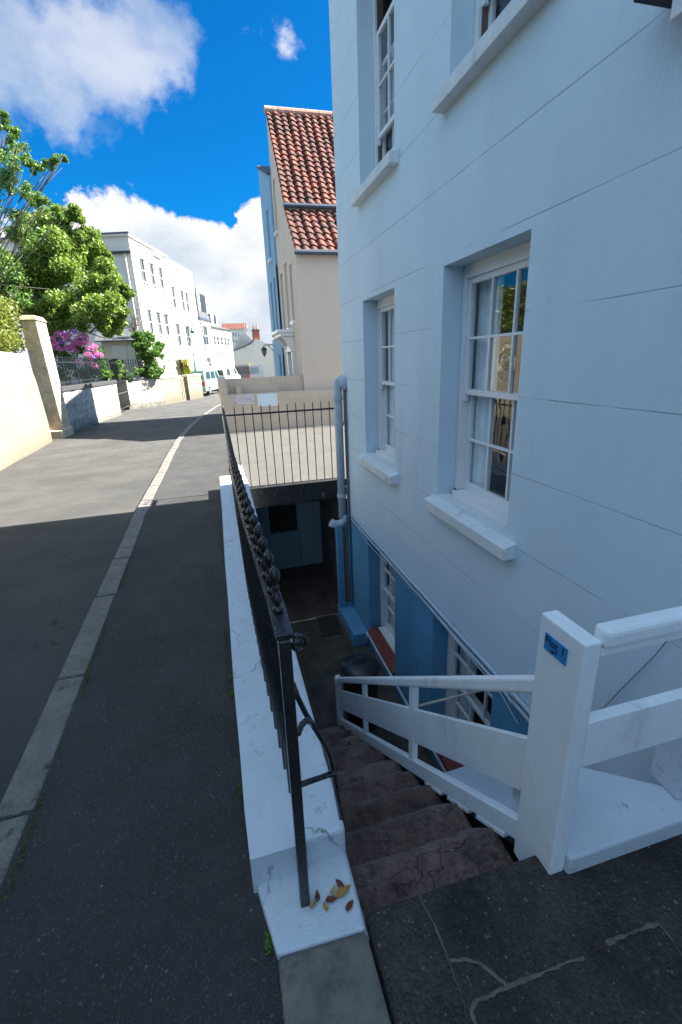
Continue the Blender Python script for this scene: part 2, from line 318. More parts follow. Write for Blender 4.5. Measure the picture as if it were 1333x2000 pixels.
m_far = M('white_far_render', (.68, .64, .56), .85, .04, .6, .1, 20, dirt=(.55, .5, .42), dscale=.8, dthr=(.6, .85))
m_farg = M('cream_gable_render', (.50, .47, .41), .85, .06, .8, .1, 20)
m_glassd = M('dark_window_glass', (.028, .032, .036), .3, .2, 2, .02, 5, spec=.25)
m_glass = glassmat('window_glass', 1.5)
m_bull = glassmat('bullseye_glass', 1.7, (.85, .88, .86), .4)
m_curt = M('pale_curtain', (.86, .90, .91), .9, .1, 8, .1, 60)
m_inner = M('dark_interior', (.16, .17, .17), .9, .3, 2, 0)
m_brown = M('brown_sash_channel', (.12, .085, .07), .8, .3, 8, .2, 40, stretch=(4, 4, .5))
m_red = M('red_tile_sill', (.17, .03, .022), .6, .2, 8, .2, 60)
m_pipe = M('painted_pipe', (.42, .50, .56), .5, .08, 8, .2, 60, dirt=(.2, .22, .23), dscale=9, dthr=(.6, .75))
m_pink = leafmat('pink_petals', (.68, .16, .42), (.78, .34, .60), .2); m_purp = leafmat('purple_petals', (.42, .16, .58), (.50, .32, .72), .2)
m_leafA = leafmat('leaves_bright', (.06, .15, .015), (.36, .47, .09))
m_leafB = leafmat('leaves_dark', (.06, .15, .025), (.22, .35, .08))
m_leafC = leafmat('leaves_hedge', (.09, .15, .02), (.28, .29, .06))
m_leafG = leafmat('leaves_green', (.05, .15, .02), (.16, .30, .05))
m_leafY = leafmat('leaves_yellow', (.45, .42, .03), (.30, .36, .05))
m_leafR = leafmat('leaves_rusty', (.20, .10, .07), (.12, .14, .05))
m_bark = M('bark', (.13, .11, .09), .9, .3, 8, .6, 30)
m_door = M('dim_door', (.18, .28, .36), .6, .05, 3, .05, 50)
m_brickr = M('red_brick', (.33, .10, .07), .85, .2, 6, .3, 40, brick=dict(w=.23, h=.075, m=.012, mc=1.3))
m_rubber = M('rubber', (.02, .02, .02), .8, .2, 8, .1, 40)
m_hub = M('hub_metal', (.4, .4, .4), .4, .1, 8, 0, metal=.6)
m_lampred = M('tail_lamp', (.5, .02, .02), .3, .1, 8, 0)
m_green = M('dark_green_paint', (.015, .11, .075), .4, .1, 8, .1, 40)
m_signp = M('sign_plate', (.72, .70, .74), .4, .03, 8, .03, 20)
m_signw = M('blank_plate', (.68, .76, .84), .4, .03, 8, .03, 20)
m_signb = M('blue_plate', (.015, .21, .50), .35, .04, 8, .03, 20)
m_ink = M('black_lettering', (.008, .008, .012), .5, .1, 8, 0)
m_inkp = M('purple_lettering', (.22, .04, .20), .5, .1, 8, 0)
m_leaf1 = M('dry_leaf_ochre', (.42, .22, .05), .8, .3, 60, .4, 90)
m_leaf2 = M('dry_leaf_brown', (.14, .045, .025), .8, .3, 60, .4, 90)
m_leaf3 = M('dry_leaf_buff', (.40, .29, .14), .8, .3, 60, .4, 90)

# ------------------------------------------------------------------ ground setting
def ribbon(mb, rows):    # rows of [(x0,x1,y,z)]
    for a, b_ in zip(rows[:-1], rows[1:]):
        mb.add([(a[0], a[2], a[3]), (a[1], a[2], a[3]), (b_[1], b_[2], b_[3]), (b_[0], b_[2], b_[3])], [(0, 1, 2, 3)])
g = MB(); hx0, hx1, hy0, hy1, B = .2, 14., -8., 9.2, 900.
for (a, b_, c, d) in ((-B, hx0, -B, B), (hx1, B, -B, B), (hx0, hx1, -B, hy0), (hx0, hx1, hy1, B)):
    g.add([(a, c, -.75), (b_, c, -.75), (b_, d, -.75), (a, d, -.75)], [(0, 1, 2, 3)])
struct('ground', g, m_ground)
KL = [(-9, -1.06), (1.4, -1.10), (3.3, -1.15), (6, -1.22), (9.9, -1.27), (12.5, -1.29), (14.3, -1.26), (17, -1.15), (19, -1.0), (22.5, -.68), (25.7, -.30), (30, .45), (36, 1.9), (50, 6.), (80, 16)]
def kl(Y): return float(np.interp(Y, [k[0] for k in KL], [k[1] for k in KL]))
ys = list(np.arange(-9, 7, 1.))+list(np.arange(7, 40, 1.))+[45, 50, 60, 80]
r = MB(); ribbon(r, [(-7.5 if y < 27 else -9, kl(y)+.02, y, tz(y)-.05) for y in ys])
struct('road', r, m_road)
pv = MB()
def wallx(Y): return float(np.interp(Y, [-9, 6.8], [.3, .3]))
ya = [y for y in ys if y <= 6]+[6.6]
ribbon(pv, [(kl(y)+.1, .0, y, tz(y)) for y in ya])
ribbon(pv, [(kl(y)+.1, max(.18, kl(y)+1.6), y, tz(y)) for y in [6.6]+[y for y in ys if y > 6.6]])
struct('pavement', pv, m_pave)
cp = MB(); ribbon(cp, [(.18, 12, y, tz(y)+.001) for y in (6.62, 8, 10, 12, 14, 16)]); struct('car_park', cp, m_park)
cpe = MB(); ribbon(cpe, [(.05, 9, y, tz(y)+.006) for y in (13.55, 13.9)]); struct('dark_verge', cpe, m_cop)
kb = MB(); y = -8.; KLEN = [.92, 1.05, .78, 1.2, .95]; i = 0
while y < 45:
    l = KLEN[i % 5]; i += 1; j = random.uniform(-.008, .008); w = .155 if y > 1.2 else .14; y2 = min(y+l, 1.70) if (y < 1.70 < y+l) else y+l
    a, b_ = kl(y+.004), kl(y2-.012); za, zb = tz(y)+.006+j*.3, tz(y2)+.006+j*.3
    kb.hexa([(a+j, y+.004, za-.2), (a+j+w, y+.004, za-.2), (b_+j+w, y2-.012, zb-.2), (b_+j, y2-.012, zb-.2)], [(a+j, y+.004, za), (a+j+w, y+.004, za), (b_+j+w, y2-.012, zb), (b_+j, y2-.012, zb)])
    y = y2
struct('kerb', kb, m_kerb, bevel=.012)

# landing flagstones with mortar
fl = MB()
fl.prism([(.262, -3), (1.3, -3), (1.3, .26), (.262, .66)], -.3, -.003).prism([(.262, .665), (.52, .565), (.30+.12, .965), (.262, .965)], -.3, 0.)
fl = MB(); fl.box(.262, 1.72, -3, .965, -.25, 0)
struct('landing', fl, m_flag, bevel=.02)
def crackstrip(mb, pts, w, z=.003):
    P = [G(x, y, z) for x, y in pts]; Q = []
    for a, b_ in zip(P[:-1], P[1:]):
        n = max(2, int((b_-a).length/.012))
        for k in range(n): Q.append(a.lerp(b_, k/n))
    Q.append(P[-1]); v = []; ph = random.uniform(0, 9)
    for k, q in enumerate(Q):
        d = (Q[min(k+1, len(Q)-1)]-Q[max(k-1, 0)]).normalized(); nn = Vector((-d.y, d.x, 0)); ww = w*.75*(.6+.4*math.sin(k*.31+ph)*math.sin(k*.13))+w*random.uniform(0, .4)
        jj = nn*random.uniform(-.002, .002); v += [q+nn*ww+jj, q+jj+Vector((0, 0, .0025)), q-nn*ww+jj]
    f = []
    for k in range(len(Q)-1): f += [(3*k, 3*k+1, 3*k+4, 3*k+3), (3*k+1, 3*k+2, 3*k+5, 3*k+4)]
    mb.add(v, f)
Z5 = lambda l: [(500+x*.625, 1640+y*.625) for x, y in l]
ms = MB()
crackstrip(ms, Z5([(508, 165), (530, 215), (560, 270), (585, 330), (603, 378)]), .004)
crackstrip(ms, Z5([(603, 378), (625, 440), (650, 505), (660, 560)]), .0022)
crackstrip(ms, Z5([(608, 378), (650, 374), (700, 385), (738, 412), (765, 440), (787, 456)]), .007)
crackstrip(ms, Z5([(1258, 262), (1215, 275), (1150, 300), (1095, 325)]), .010)
crackstrip(ms, Z5([(1025, 368), (960, 388), (900, 415), (840, 437), (787, 458), (730, 487), (683, 508), (672, 535), (690, 580), (700, 640)]), .007)
crackstrip(ms, Z5([(1258, 262), (1300, 310), (1340, 370)]), .005)
struct('mortar_joints', ms, m_mortar)
dk = MB(); crackstrip(dk, Z5([(1108, 55), (1150, 110), (1200, 180), (1235, 240), (1290, 300), (1340, 350)]), .005, .0025); crackstrip(dk, Z5([(1095, 328), (1060, 345), (1025, 368)]), .004, .0025); crackstrip(dk, [(1110, 1697), (1200, 1662), (1345, 1597)], .007, .0025)
struct('open_joints', dk, m_soil)

# ------------------------------------------------------------------ staircase
st = thing('stone_staircase', 'worn brown stone steps going down beside the white area wall', 'stairs', (.6, 2.5, -2.2))
NS, TR, RI = 10, .285, .2
for n in range(1, NS+1):
    y0 = .97+TR*(n-1)-.02; y1 = .97+TR*n; z1 = -RI*n; bm = bmesh.new()
    bmesh.ops.create_cube(bm, size=1); bmesh.ops.subdivide_edges(bm, edges=bm.edges, cuts=9, use_grid_fill=True)
    ph = n*7.3
    for v in bm.verts:
        x = .262+(v.co.x+.5)*.675; yy = y0+(v.co.y+.5)*(y1-y0); zz = z1-.24+(v.co.z+.5)*.24
        if v.co.y > .45: yy += .005*math.sin(x*7+ph)+.003*math.sin(x*31+ph)-(.014 if v.co.z > .45 else 0)
        if v.co.z > .45: zz += -.010*math.exp(-((x-.6)/.2)**2)+.004*math.sin(x*17+ph)*math.sin(yy*23)-(.012 if v.co.y > .45 else 0)
        if v.co.x > .45: yy -= .03*(1 if v.co.y > .45 else 0); 
        v.co = (x-.6, yy-2.5, zz+2.2)
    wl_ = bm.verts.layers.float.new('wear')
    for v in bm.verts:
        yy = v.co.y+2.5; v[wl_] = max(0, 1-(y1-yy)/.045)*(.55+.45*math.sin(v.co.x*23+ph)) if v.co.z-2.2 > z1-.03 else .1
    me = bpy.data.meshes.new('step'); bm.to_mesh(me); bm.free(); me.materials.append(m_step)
    for p in me.polygons: p.use_smooth = True
    o = bpy.data.objects.new('step', me); C.objects.link(o); o.parent = st
    mo = o.modifiers.new('b', 'SUBSURF'); mo.levels = 1; mo.render_levels = 1
q = MB(); q.loft([(.975, .98, -.10), (.975, 3.9, -2.20), (.975, 1.0, -2.2)], [(1.0, .98, -.10), (1.0, 3.9, -2.20), (1.0, 1.0, -2.2)]); obj('dark_gap_sheet', q, m_dark, st)  # dark sheet painting the shaded gap between steps and balustrade
# basement yard
by = MB(); by.box(.2, 1.95, -1, 8.5, -2.4, -2.2); struct('basement_floor', by, m_yard)
aw = MB(); aw.box(.05, .262, .9, 8.4, -2.3, -.03); struct('area_retaining_wall', aw, m_block)
rw = thing('basement_store', 'pale blue basement end wall with dark window under the car park', 'wall', (.9, 8.3, -2.2))
fb = Fr((.26, 8.3), (1, 0), (0, -1))
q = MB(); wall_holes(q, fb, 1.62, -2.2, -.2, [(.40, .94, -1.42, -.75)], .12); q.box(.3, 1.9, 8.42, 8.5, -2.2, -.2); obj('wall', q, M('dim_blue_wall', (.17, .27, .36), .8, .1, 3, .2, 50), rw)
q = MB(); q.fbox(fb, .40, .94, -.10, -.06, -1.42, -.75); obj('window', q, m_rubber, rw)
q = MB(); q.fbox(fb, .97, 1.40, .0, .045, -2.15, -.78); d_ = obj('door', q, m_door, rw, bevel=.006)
q = MB(); q.lathe(fb.p(1.02, .07, -1.4), [(.012, -.012), (.02, 0), (.012, .012)]); obj('door_knob', q, m_hub, d_)
q = MB(); q.box(1.66, 1.95, 6.31, 8.3, -2.2, -.25); solo('recess_side_wall', q, M('dark_recess_wall', (.05, .055, .06), .9, .3, 4, .4, 40), 'dark side wall of the recess below the car park', 'wall')  # even dark grey over the whole recess side
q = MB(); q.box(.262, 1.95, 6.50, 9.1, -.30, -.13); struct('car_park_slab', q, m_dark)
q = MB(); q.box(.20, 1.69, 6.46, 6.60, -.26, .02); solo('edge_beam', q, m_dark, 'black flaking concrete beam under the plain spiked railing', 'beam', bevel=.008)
q = MB(); q.box(.20, 1.75, 6.60, 6.72, -.04, -.01); struct('beam_ledge', q, m_park)

# ------------------------------------------------------------------ area wall with railings
aw = thing('area_wall', 'white painted low wall carrying the black railing beside the pavement', 'wall', (.08, 4, 0))
q = MB()
XL = [(.91, -.035), (1.05, -.055), (1.13, -.085), (1.4, -.095), (3, -.11), (6.9, -.13)]
def xl(Y): return float(np.interp(Y, [a[0] for a in XL], [a[1] for a in XL]))
yy = [1.12, 1.3, 1.6, 2, 2.5, 3, 3.6, 4.4, 5.2, 6, 6.55, 6.8]
for a, b_ in zip(yy[:-1], yy[1:]):
    ja, jb = .003*math.sin(a*5), .003*math.sin(b_*5)
    q.hexa([(xl(a)-.012, a, -.3), (.10, a, -.3), (.10, b_, -.3), (xl(b_)-.012, b_, -.3)], [(xl(a)+ja, a, .165), (.10, a, .17), (.10, b_, .17), (xl(b_)+jb, b_, .165)])
obj('wall_cap', q, m_block, aw)
q = MB(); q.box(.10, .255, 1.14, 6.62, -.25, .155); obj('wall_upstand', q, m_block, aw, bevel=.014)
q = MB(); q.hexa([(-.032, .905, -.2), (.253, .895, -.2), (.253, 1.16, -.2), (-.09, 1.14, -.2)], [(-.03, .91, .03), (.25, .90, .03), (.25, 1.16, .03), (-.075, 1.13, .03)]); obj('wall_foot', q, m_block, aw, bevel=.008)
q = MB(); q.hexa([(-.045, -.6, -.25), (.262, -.6, -.25), (.262, .895, -.25), (-.035, .905, -.25)], [(-.04, -.6, .026), (.262, -.6, .026), (.252, .897, .026), (-.03, .907, .026)]); solo('edging_stone', q, m_stone, 'bare grey stone block continuing the white wall nearest the camera', 'stone', bevel=.012)

def rx(Y): return float(np.interp(Y, [.9, 1.2, 2, 3, 6.55], [.095, .092, .06, .04, .035]))
rl = thing('area_railing', 'tall black iron railing with ball finials leading along the pavement', 'railing', (.06, 3.8, .17))
q = MB(); yb = [1.03]+list(np.arange(1.2, 6.56, .4))+[6.56]
for a, b_ in zip(yb[:-1], yb[1:]):
    q.hexa([(rx(a)-.024, a, 1.055), (rx(a)+.024, a, 1.055), (rx(b_)+.024, b_, 1.055), (rx(b_)-.024, b_, 1.055)], [(rx(a)-.024, a, 1.067), (rx(a)+.024, a, 1.067), (rx(b_)+.024, b_, 1.067), (rx(b_)-.024, b_, 1.067)])
obj('top_bar', q, m_black, rl)
prof = [(.022, 0), (.026, .006), (.022, .013), (.012, .019), (.011, .024), (.018, .03), (.024, .038), (.026, .05), (.022, .063), (.013, .072), (.011, .080), (.017, .086), (.017, .092), (.010, .1), (.012, .108), (.02, .116), (.025, .128), (.025, .14), (.02, .152), (.010, .162), (.004, .17), (.001, .172)]
y = 1.33; first = True; bal = []
while y < 6.5:
    x = rx(y); q = MB(); q.tube([(x, y, .16), (x, y, 1.057)], .0075, 8); b0 = obj('baluster', q, m_black, rl)
    y += .113; bal.append((b0, x))
y = 1.16; q = MB(); q.lathe((rx(y), y, 1.066), [(r_*.62, z_*.86) for r_, z_ in prof], 16); f0 = obj('finial', q, m_black, rl, smooth=True); f0w = y; y += .121
while y < 6.5:
    o = f0.copy(); C.objects.link(o); o.parent = rl; o.location = (rx(y)-rx(f0w), y-f0w, 0); y += .121
q = MB(); q.hexa([(.062, 1.012, .02), (.094, 1.012, .02), (.094, 1.05, .02), (.062, 1.05, .02)], [(.075, 1.02, 1.055), (.108, 1.02, 1.055), (.108, 1.05, 1.055), (.075, 1.05, 1.055)]); obj('end_post', q, m_black, rl, bevel=.004)
q = MB(); sp = [(.105, 1.037, 1.058)]
for k in range(26): a = R_(95-k*19); rr = .026*(1-k/34); sp.append((.128+rr*math.cos(a), 1.037-k*.0002, 1.030+rr*math.sin(a)))
q.tube(sp, .0065, 8); obj('scroll', q, m_black, rl, smooth=True)
q = MB(); bp = [(572, 1335), (582, 1362), (597, 1393), (615, 1422), (632, 1450), (645, 1478), (652, 1510), (658, 1550), (667, 1598)]
q.tube([PY(x, y_, 1.16) for x, y_ in bp], .009, 8); q.tube([PY(583, 1432, 1.05), PY(590, 1415, 1.10), PY(600, 1406, 1.13), PY(612, 1415, 1.16)], .010, 8); q.tube([PY(588, 1532, 1.05), PY(652, 1510, 1.15)], .009, 8)
obj('stay', q, m_black, rl, smooth=True)
q = MB(); q.box(rx(6.56)-.012, rx(6.56)+.012, 6.55, 6.575, 0, 1.16); obj('far_post', q, m_black, rl)
# far railing
fr2 = thing('spiked_railing', 'plain thin black railing crossing between the pavement and the house downpipe', 'railing', (.9, 6.56, 0))
q = MB(); q.box(.035, 1.69, 6.553, 6.565, 1.06, 1.085); obj('top_bar', q, m_black, fr2)
for k in range(13):
    x = .185+k*.1235; q = MB(); q.tube([(x, 6.56, 0), (x, 6.56, 1.16), (x, 6.56, 1.19)], [.0075, .0075, .003], 6); obj('baluster', q, m_black, fr2)

# ------------------------------------------------------------------ main house
XH = 1.69
F = Fr((XH, -8), (0, 1), (-1, 0))
hs = thing('painted_house', 'tall pale blue painted house on the right with sash windows above the basement yard', 'house', (XH, 0, -2.2))
bays = [(2.36, 3.35), (4.33, 5.30)]
H_ = []
for a, b_ in bays: H_ += [(a+8, b_+8, .62, 2.36), (a+8, b_+8, 3.40, 5.2), (a+8, b_+8, 6.3, 7.9)]
q = MB(); wall_holes(q, F, 14.3, -.47, 9.4, H_, .16); 
q.add([(XH, 6.3, -.47), (12, 6.3, -.47), (12, 6.3, 9.4), (XH, 6.3, 9.4)], [(0, 1, 2, 3)]).add([(XH, -8, 9.4), (12, -8, 9.4), (12, 6.3, 9.4), (XH, 6.3, 9.4)], [(0, 1, 2, 3)])
q.add([(12, -8, -.47), (12, 6.3, -.47), (12, 6.3, 9.4), (12, -8, 9.4)], [(0, 1, 2, 3)]).add([(XH, -8, -.47), (12, -8, -.47), (12, -8, 9.4), (XH, -8, 9.4)], [(0, 1, 2, 3)])
wall_o = obj('wall', q, m_wall, hs)
q = MB(); wall_holes(q, F, 14.3, -2.25, -.47, [(2.36+8, 3.35+8, -1.92, -.52), (4.33+8, 5.30+8, -1.92, -.52)], .16, 8.9); q.add([(XH, 6.3, -2.25), (12, 6.3, -2.25), (12, 6.3, -.47), (XH, 6.3, -.47)], [(0, 1, 2, 3)])
obj('basement_wall', q, m_base, hs)
def sash(parent, fr, u0, u1, z0, z1, dep, cols=3, rows=2, drop=0., sill=True, red=False, bull=False, curt=True, openb=0.):
    w = MB(); t = .05
    w.fbox(fr, u0, u0+t, dep-.09, dep, z0+.05, z1).fbox(fr, u1-t, u1, dep-.09, dep, z0+.05, z1).fbox(fr, u0+t, u1-t, dep-.09, dep, z1-.09, z1).fbox(fr, u0+t, u1-t, dep-.09, dep+.05, z0, z0+.05)
    W_ = obj('window', w, m_white, parent, bevel=.004)
    ia, ib = u0+t, u1-t; zb, zt = z0+.05, z1-.09; mid = (zb+zt)/2
    gl = MB()
    for k, (a, b_, dd) in enumerate(((zb+openb, mid+.02+openb, dep-.065), (mid-.02-drop, zt-drop, dep-.02))):
        s_ = MB(); r_ = .038; rb = .065 if k == 0 else .04
        s_.fbox(fr, ia, ia+r_, dd-.035, dd, a, b_).fbox(fr, ib-r_, ib, dd-.035, dd, a, b_).fbox(fr, ia+r_, ib-r_, dd-.035, dd, a, a+rb).fbox(fr, ia+r_, ib-r_, dd-.035, dd, b_-.04, b_)
        for c in range(1, cols):
            u = ia+r_+(ib-ia-2*r_)*c/cols; s_.fbox(fr, u-.010, u+.010, dd-.03, dd-.002, a+rb, b_-.04)
        for c in range(1, rows):
            z = a+rb+(b_-.04-a-rb)*c/rows; s_.fbox(fr, ia+r_, ib-r_, dd-.029, dd-.003, z-.010, z+.010)
        if k == 1: s_.fbox(fr, ia, ia+.035, dd-.03, dd+.001, a-.05, a-.001); s_.fbox(fr, ib-.035, ib, dd-.03, dd+.001, a-.05, a-.001)
        obj('sash', s_, m_white, W_, bevel=.003)
        gl.add([fr.p(ia+.03, dd-.018, a+.02), fr.p(ib-.03, dd-.018, a+.02), fr.p(ib-.03, dd-.018, b_-.02), fr.p(ia+.03, dd-.018, b_-.02)], [(0, 1, 2, 3)])
    obj('pane', gl, m_glass, W_)
    if drop or openb:
        b2 = MB(); b2.fbox(fr, ia, ia+.01, dep-.085, dep-.025, zb, zt).fbox(fr, ib-.01, ib, dep-.085, dep-.025, zb, zt).fbox(fr, ia, ib, dep-.085, dep-.02, zt-.008, zt-.002); obj('sash_channel', b2, m_brown, W_)
    if curt:
        cmesh = MB(); n = 26
        for (a, b_) in ((ib-.27, ib+.05), (ia-.05, ia+.10)):
            P = [(a+(b_-a)*k/n, dep-.135+.016*math.sin(k*1.45)+.008*math.sin(k*.7)) for k in range(n+1)]
            for p1, p2 in zip(P[:-1], P[1:]): cmesh.add([fr.p(p1[0], p1[1], z0-.02), fr.p(p2[0], p2[1], z0-.02), fr.p(p2[0], p2[1], z1+.05), fr.p(p1[0], p1[1], z1+.05)], [(0, 1, 2, 3)])
        obj('curtain', cmesh, m_curt, W_, smooth=True)
    bx = MB(); a, b_, c, d = u0-.3, u1+.3, z0-.25, z1+.25; P = fr.p
    for qd in ([P(a, dep-1.1, c), P(b_, dep-1.1, c), P(b_, dep-1.1, d), P(a, dep-1.1, d)], [P(a, dep-.1, c), P(a, dep-1.1, c), P(a, dep-1.1, d), P(a, dep-.1, d)], [P(b_, dep-.1, c), P(b_, dep-1.1, c), P(b_, dep-1.1, d), P(b_, dep-.1, d)], [P(a, dep-.1, c), P(b_, dep-.1, c), P(b_, dep-1.1, c), P(a, dep-1.1, c)], [P(a, dep-.1, d), P(b_, dep-.1, d), P(b_, dep-1.1, d), P(a, dep-1.1, d)]): bx.add(qd, [(0, 1, 2, 3)])
    obj('room', bx, m_inner, W_)
    if sill:
        sl = MB()
        if red: sl.hexa([P(u0, dep+.02, z0-.04), P(u1, dep+.02, z0-.04), P(u1, .028, z0-.07), P(u0, .028, z0-.07)], [P(u0, dep+.06, z0+.06), P(u1, dep+.06, z0+.06), P(u1, .03, z0-.01), P(u0, .03, z0-.01)])
        else: sl.hexa([P(u0-.11, -.01, z0-.115), P(u1+.07, -.01, z0-.115), P(u1+.07, .09, z0-.115), P(u0-.11, .09, z0-.115)], [P(u0-.11, -.01, z0-.005), P(u1+.07, -.01, z0-.005), P(u1+.07, .09, z0-.03), P(u0-.11, .09, z0-.03)]); 
        obj('sill', sl, m_red if red else m_sill, W_, bevel=.006)
        if not red:
            s3 = MB(); s3.fbox(fr, u0, u1, dep+.05, -.008, z0-.01, z0+.012); obj('inner_sill', s3, m_sill, W_)
    if bull:
        u = ia+.038+(ib-ia-.076)*.42; z = mid+.02+(zt-mid-.06)*.26; bl = MB(); dd = dep-.036
        prof_ = [(.004, .020), (.02, .016), (.034, .006), (.04, .001), (.05, .006), (.06, .002), (.075, .005), (.085, .001), (.1, .003), (.112, .0)]
        n = 40; v = []; f = []
        for r_, h_ in prof_: v += [fr.p(u+r_*math.cos(2*math.pi*k/n), dd+h_, z+r_*1.15*math.sin(2*math.pi*k/n)) for k in range(n)]
        for i_ in range(len(prof_)-1):
            for k in range(n): f.append((i_*n+k, i_*n+(k+1) % n, (i_+1)*n+(k+1) % n, (i_+1)*n+k))
        f.append(tuple(range(n))); bl.add(v, f); obj('bullseye', bl, m_bull, W_, smooth=True)
    return W_
for i, (a, b_) in enumerate(bays):
    sash(hs, F, a+8, b_+8, .62, 2.36, -.16, bull=(i == 0))
    sash(hs, F, a+8, b_+8, 3.40, 5.2, -.16, drop=.42, openb=.16, curt=False)
    sash(hs, F, a+8, b_+8, 6.3, 7.9, -.16, curt=False)
    sash(hs, F, a+8, b_+8, -1.92, -.52, -.16, red=True, curt=True)
# corner pipe
dp = thing('downpipe', 'thick pale blue soil pipe with curved top at the house corner', 'pipe', (1.6, 6.2, -2.2))
q = MB(); q.tube([(1.69, 6.12, 1.36), (1.66, 6.15, 1.45), (1.63, 6.18, 1.50), (1.60, 6.2, 1.47), (1.585, 6.2, 1.38), (1.585, 6.2, -.5)], .058, 14); obj('pipe', q, m_pipe, dp, smooth=True)
q = MB()
for z in (1.22, .86, -.18): q.tube([(1.585, 6.2, z), (1.585, 6.2, z+.05)], .068, 14)
for z in (.88,): q.tube([(1.585, 6.2, z+.02), (1.69, 6.2, z+.02)], .016, 8)
obj('collar', q, m_pipe, dp)
q = MB(); q.tube([(1.40, 6.2, -.56), (1.46, 6.2, -.6), (1.55, 6.2, -.6), (1.60, 6.2, -.56), (1.60, 6.2, -.46)], .062, 12); obj('pipe_bend', q, m_pipe, dp, smooth=True)
q = MB(); q.tube([(1.66, 6.12, 1.38), (1.66, 6.12, -.6)], .018, 8); q.tube([(1.62, 6.12, -.6), (1.62, 6.12, -1.9)], .016, 8); obj('thin_pipe', q, M('dark_pipe', (.1, .12, .14), .6, .2, 6, .1, 40), dp)
q = MB(); q.box(1.47, 1.56, 6.14, 6.24, -2.1, -.64); obj('boxing', q, m_base, dp)
q = MB(); q.hexa([(1.46, 5.35, -2.2), (1.69, 5.35, -2.2), (1.69, 6.28, -2.2), (1.46, 6.28, -2.2)], [(1.46, 5.35, -2.0), (1.69, 5.35, -2.0), (1.69, 6.28, -2.0), (1.46, 6.28, -2.0)]); solo('plinth_block', q, m_base, 'pale blue raised plinth at the foot of the downpipe in the basement yard', 'plinth', bevel=.01)
for z, rr, lab in ((-.415, .017, 'upper of two parallel white conduits running along the house above basement windows'), (-.475, .015, 'lower of two parallel white conduits running along the house above basement windows')):
    q = MB(); n = 12; q.tube([(XH-.022, 6.0-(6.0-1.72)*k/n, z+.004*math.sin(k*2)) for k in range(n+1)], rr, 8)
    for k in range(5): q.fbox(F, 8+2.1+k*.85, 8+2.125+k*.85, 0, .045, z-.022, z+.022)
    solo('conduit', q, m_pipe, lab, 'pipe', group='conduits along the house wall', smooth=True)
q = MB(); q.tube([(XH-.04, 5.7-k*.16, -.45-.09*math.sin(min(1, k/9)*math.pi)-.01*math.sin(k)) for k in range(12)]+[(XH-.04, 2.2, -.50), (XH-.05, 2.0, -.56)], .004, 6); solo('loose_cable', q, m_pipe, 'thin loose white cable sagging below the conduits on the house wall', 'cable', smooth=True)
q = MB(); cb = [PX(x, y, 1.675) for x, y in ((1345, 1243), (1306, 1248), (1280, 1280), (1250, 1310), (1215, 1345), (1180, 1382), (1150, 1395), (1130, 1402))]; q.tube(cb, .0028, 6); solo('wall_cable', q, M('grey_cable', (.28, .26, .25), .6, .1, 8, .1, 30), 'thin grey cable curving down the wall behind the porch rail', 'cable', smooth=True)
q = MB(); q.tube([(1.66, 5.35, -2.0), (1.65, 5.3, -1.97), (1.65, 2.9, -1.99)], .016, 8); q.tube([(1.66, 5.35, -2.0), (1.66, 5.36, -2.2)], .016, 8); solo('low_pipe', q, m_pipe, 'thin white pipe running low along the basement wall behind the bin', 'pipe', smooth=True)
q = MB(); q.tube([PX(820, 1378, .93), PX(900, 1358, 1.28), PX(975, 1341, 1.66)], .007, 8); solo('brace_rod', q, M('pale_rod', (.42, .36, .30), .6, .2, 14, .1, 40), 'pale rusty rod bracing the stair balustrade to the house wall', 'rod', smooth=True)
# bin and mat
bn = thing('rubbish_bin', 'round black lidded bin in the basement yard by the foot of the steps', 'bin', (1.14, 3.95, -2.2))
q = MB(); q.lathe((1.14, 3.95, -2.2), [(.16, 0), (.20, .72), (.21, .74), (.20, .75)], 24); obj('body', q, m_rubber, bn, smooth=True)
q = MB(); q.lathe((1.14, 3.95, -1.45), [(.215, 0), (.22, .02), (.21, .045), (.15, .075), (.05, .085), (.01, .085)], 24); l_ = obj('lid', q, M('bin_plastic', (.02, .02, .022), .35, .2, 5, .1, 40), bn, smooth=True)
q = MB(); q.tube([(1.07, 3.95, -1.365), (1.08, 3.95, -1.335), (1.20, 3.95, -1.335), (1.21, 3.95, -1.365)], .012, 8); obj('handle', q, m_rubber, l_)
mp = [G(x, y, -2.2) for x, y in ((618, 1207), (655, 1200), (668, 1238), (628, 1245))]
q = MB(); q.prism([(p.x, p.y) for p in mp], -2.198, -2.185); solo('door_mat', q, m_rubber, 'dark rectangular mat lying on the basement yard paving', 'mat')

# ------------------------------------------------------------------ white balustrade
bl = thing('stair_balustrade', 'white painted timber balustrade beside the stone steps with thick top post', 'balustrade', (.96, .98, 0))
q = MB(); q.box(.925, .985, .885, 1.075, -.15, .95); obj('newel_post', q, m_rail, bl, bevel=.006)
q = MB(); q.box(.87, .93, 3.97, 4.05, -2.2, -1.60); obj('lower_post', q, m_rail, bl, bevel=.005)
q = MB(); q.hexa([(.862, 3.96, -1.6), (.938, 3.96, -1.6), (.938, 4.06, -1.6), (.862, 4.06, -1.6)], [(.875, 3.975, -1.55), (.925, 3.975, -1.55), (.925, 4.045, -1.55), (.875, 4.045, -1.55)]); obj('post_cap', q, m_rail, bl, bevel=.003)
def board(za0, za1, zb0, zb1, w, ya=1.07, yb=3.98, xa=.955, xb=.90):
    return MB().hexa([(xa-w, ya, za0), (xa+w, ya, za0), (xb+w, yb, zb0), (xb-w, yb, zb0)], [(xa-w, ya, za1), (xa+w, ya, za1), (xb+w, yb, zb1), (xb-w, yb, zb1)])
obj('handrail', board(.625, .70, -1.60, -1.53, .028), m_rail, bl, bevel=.014, seg=3)
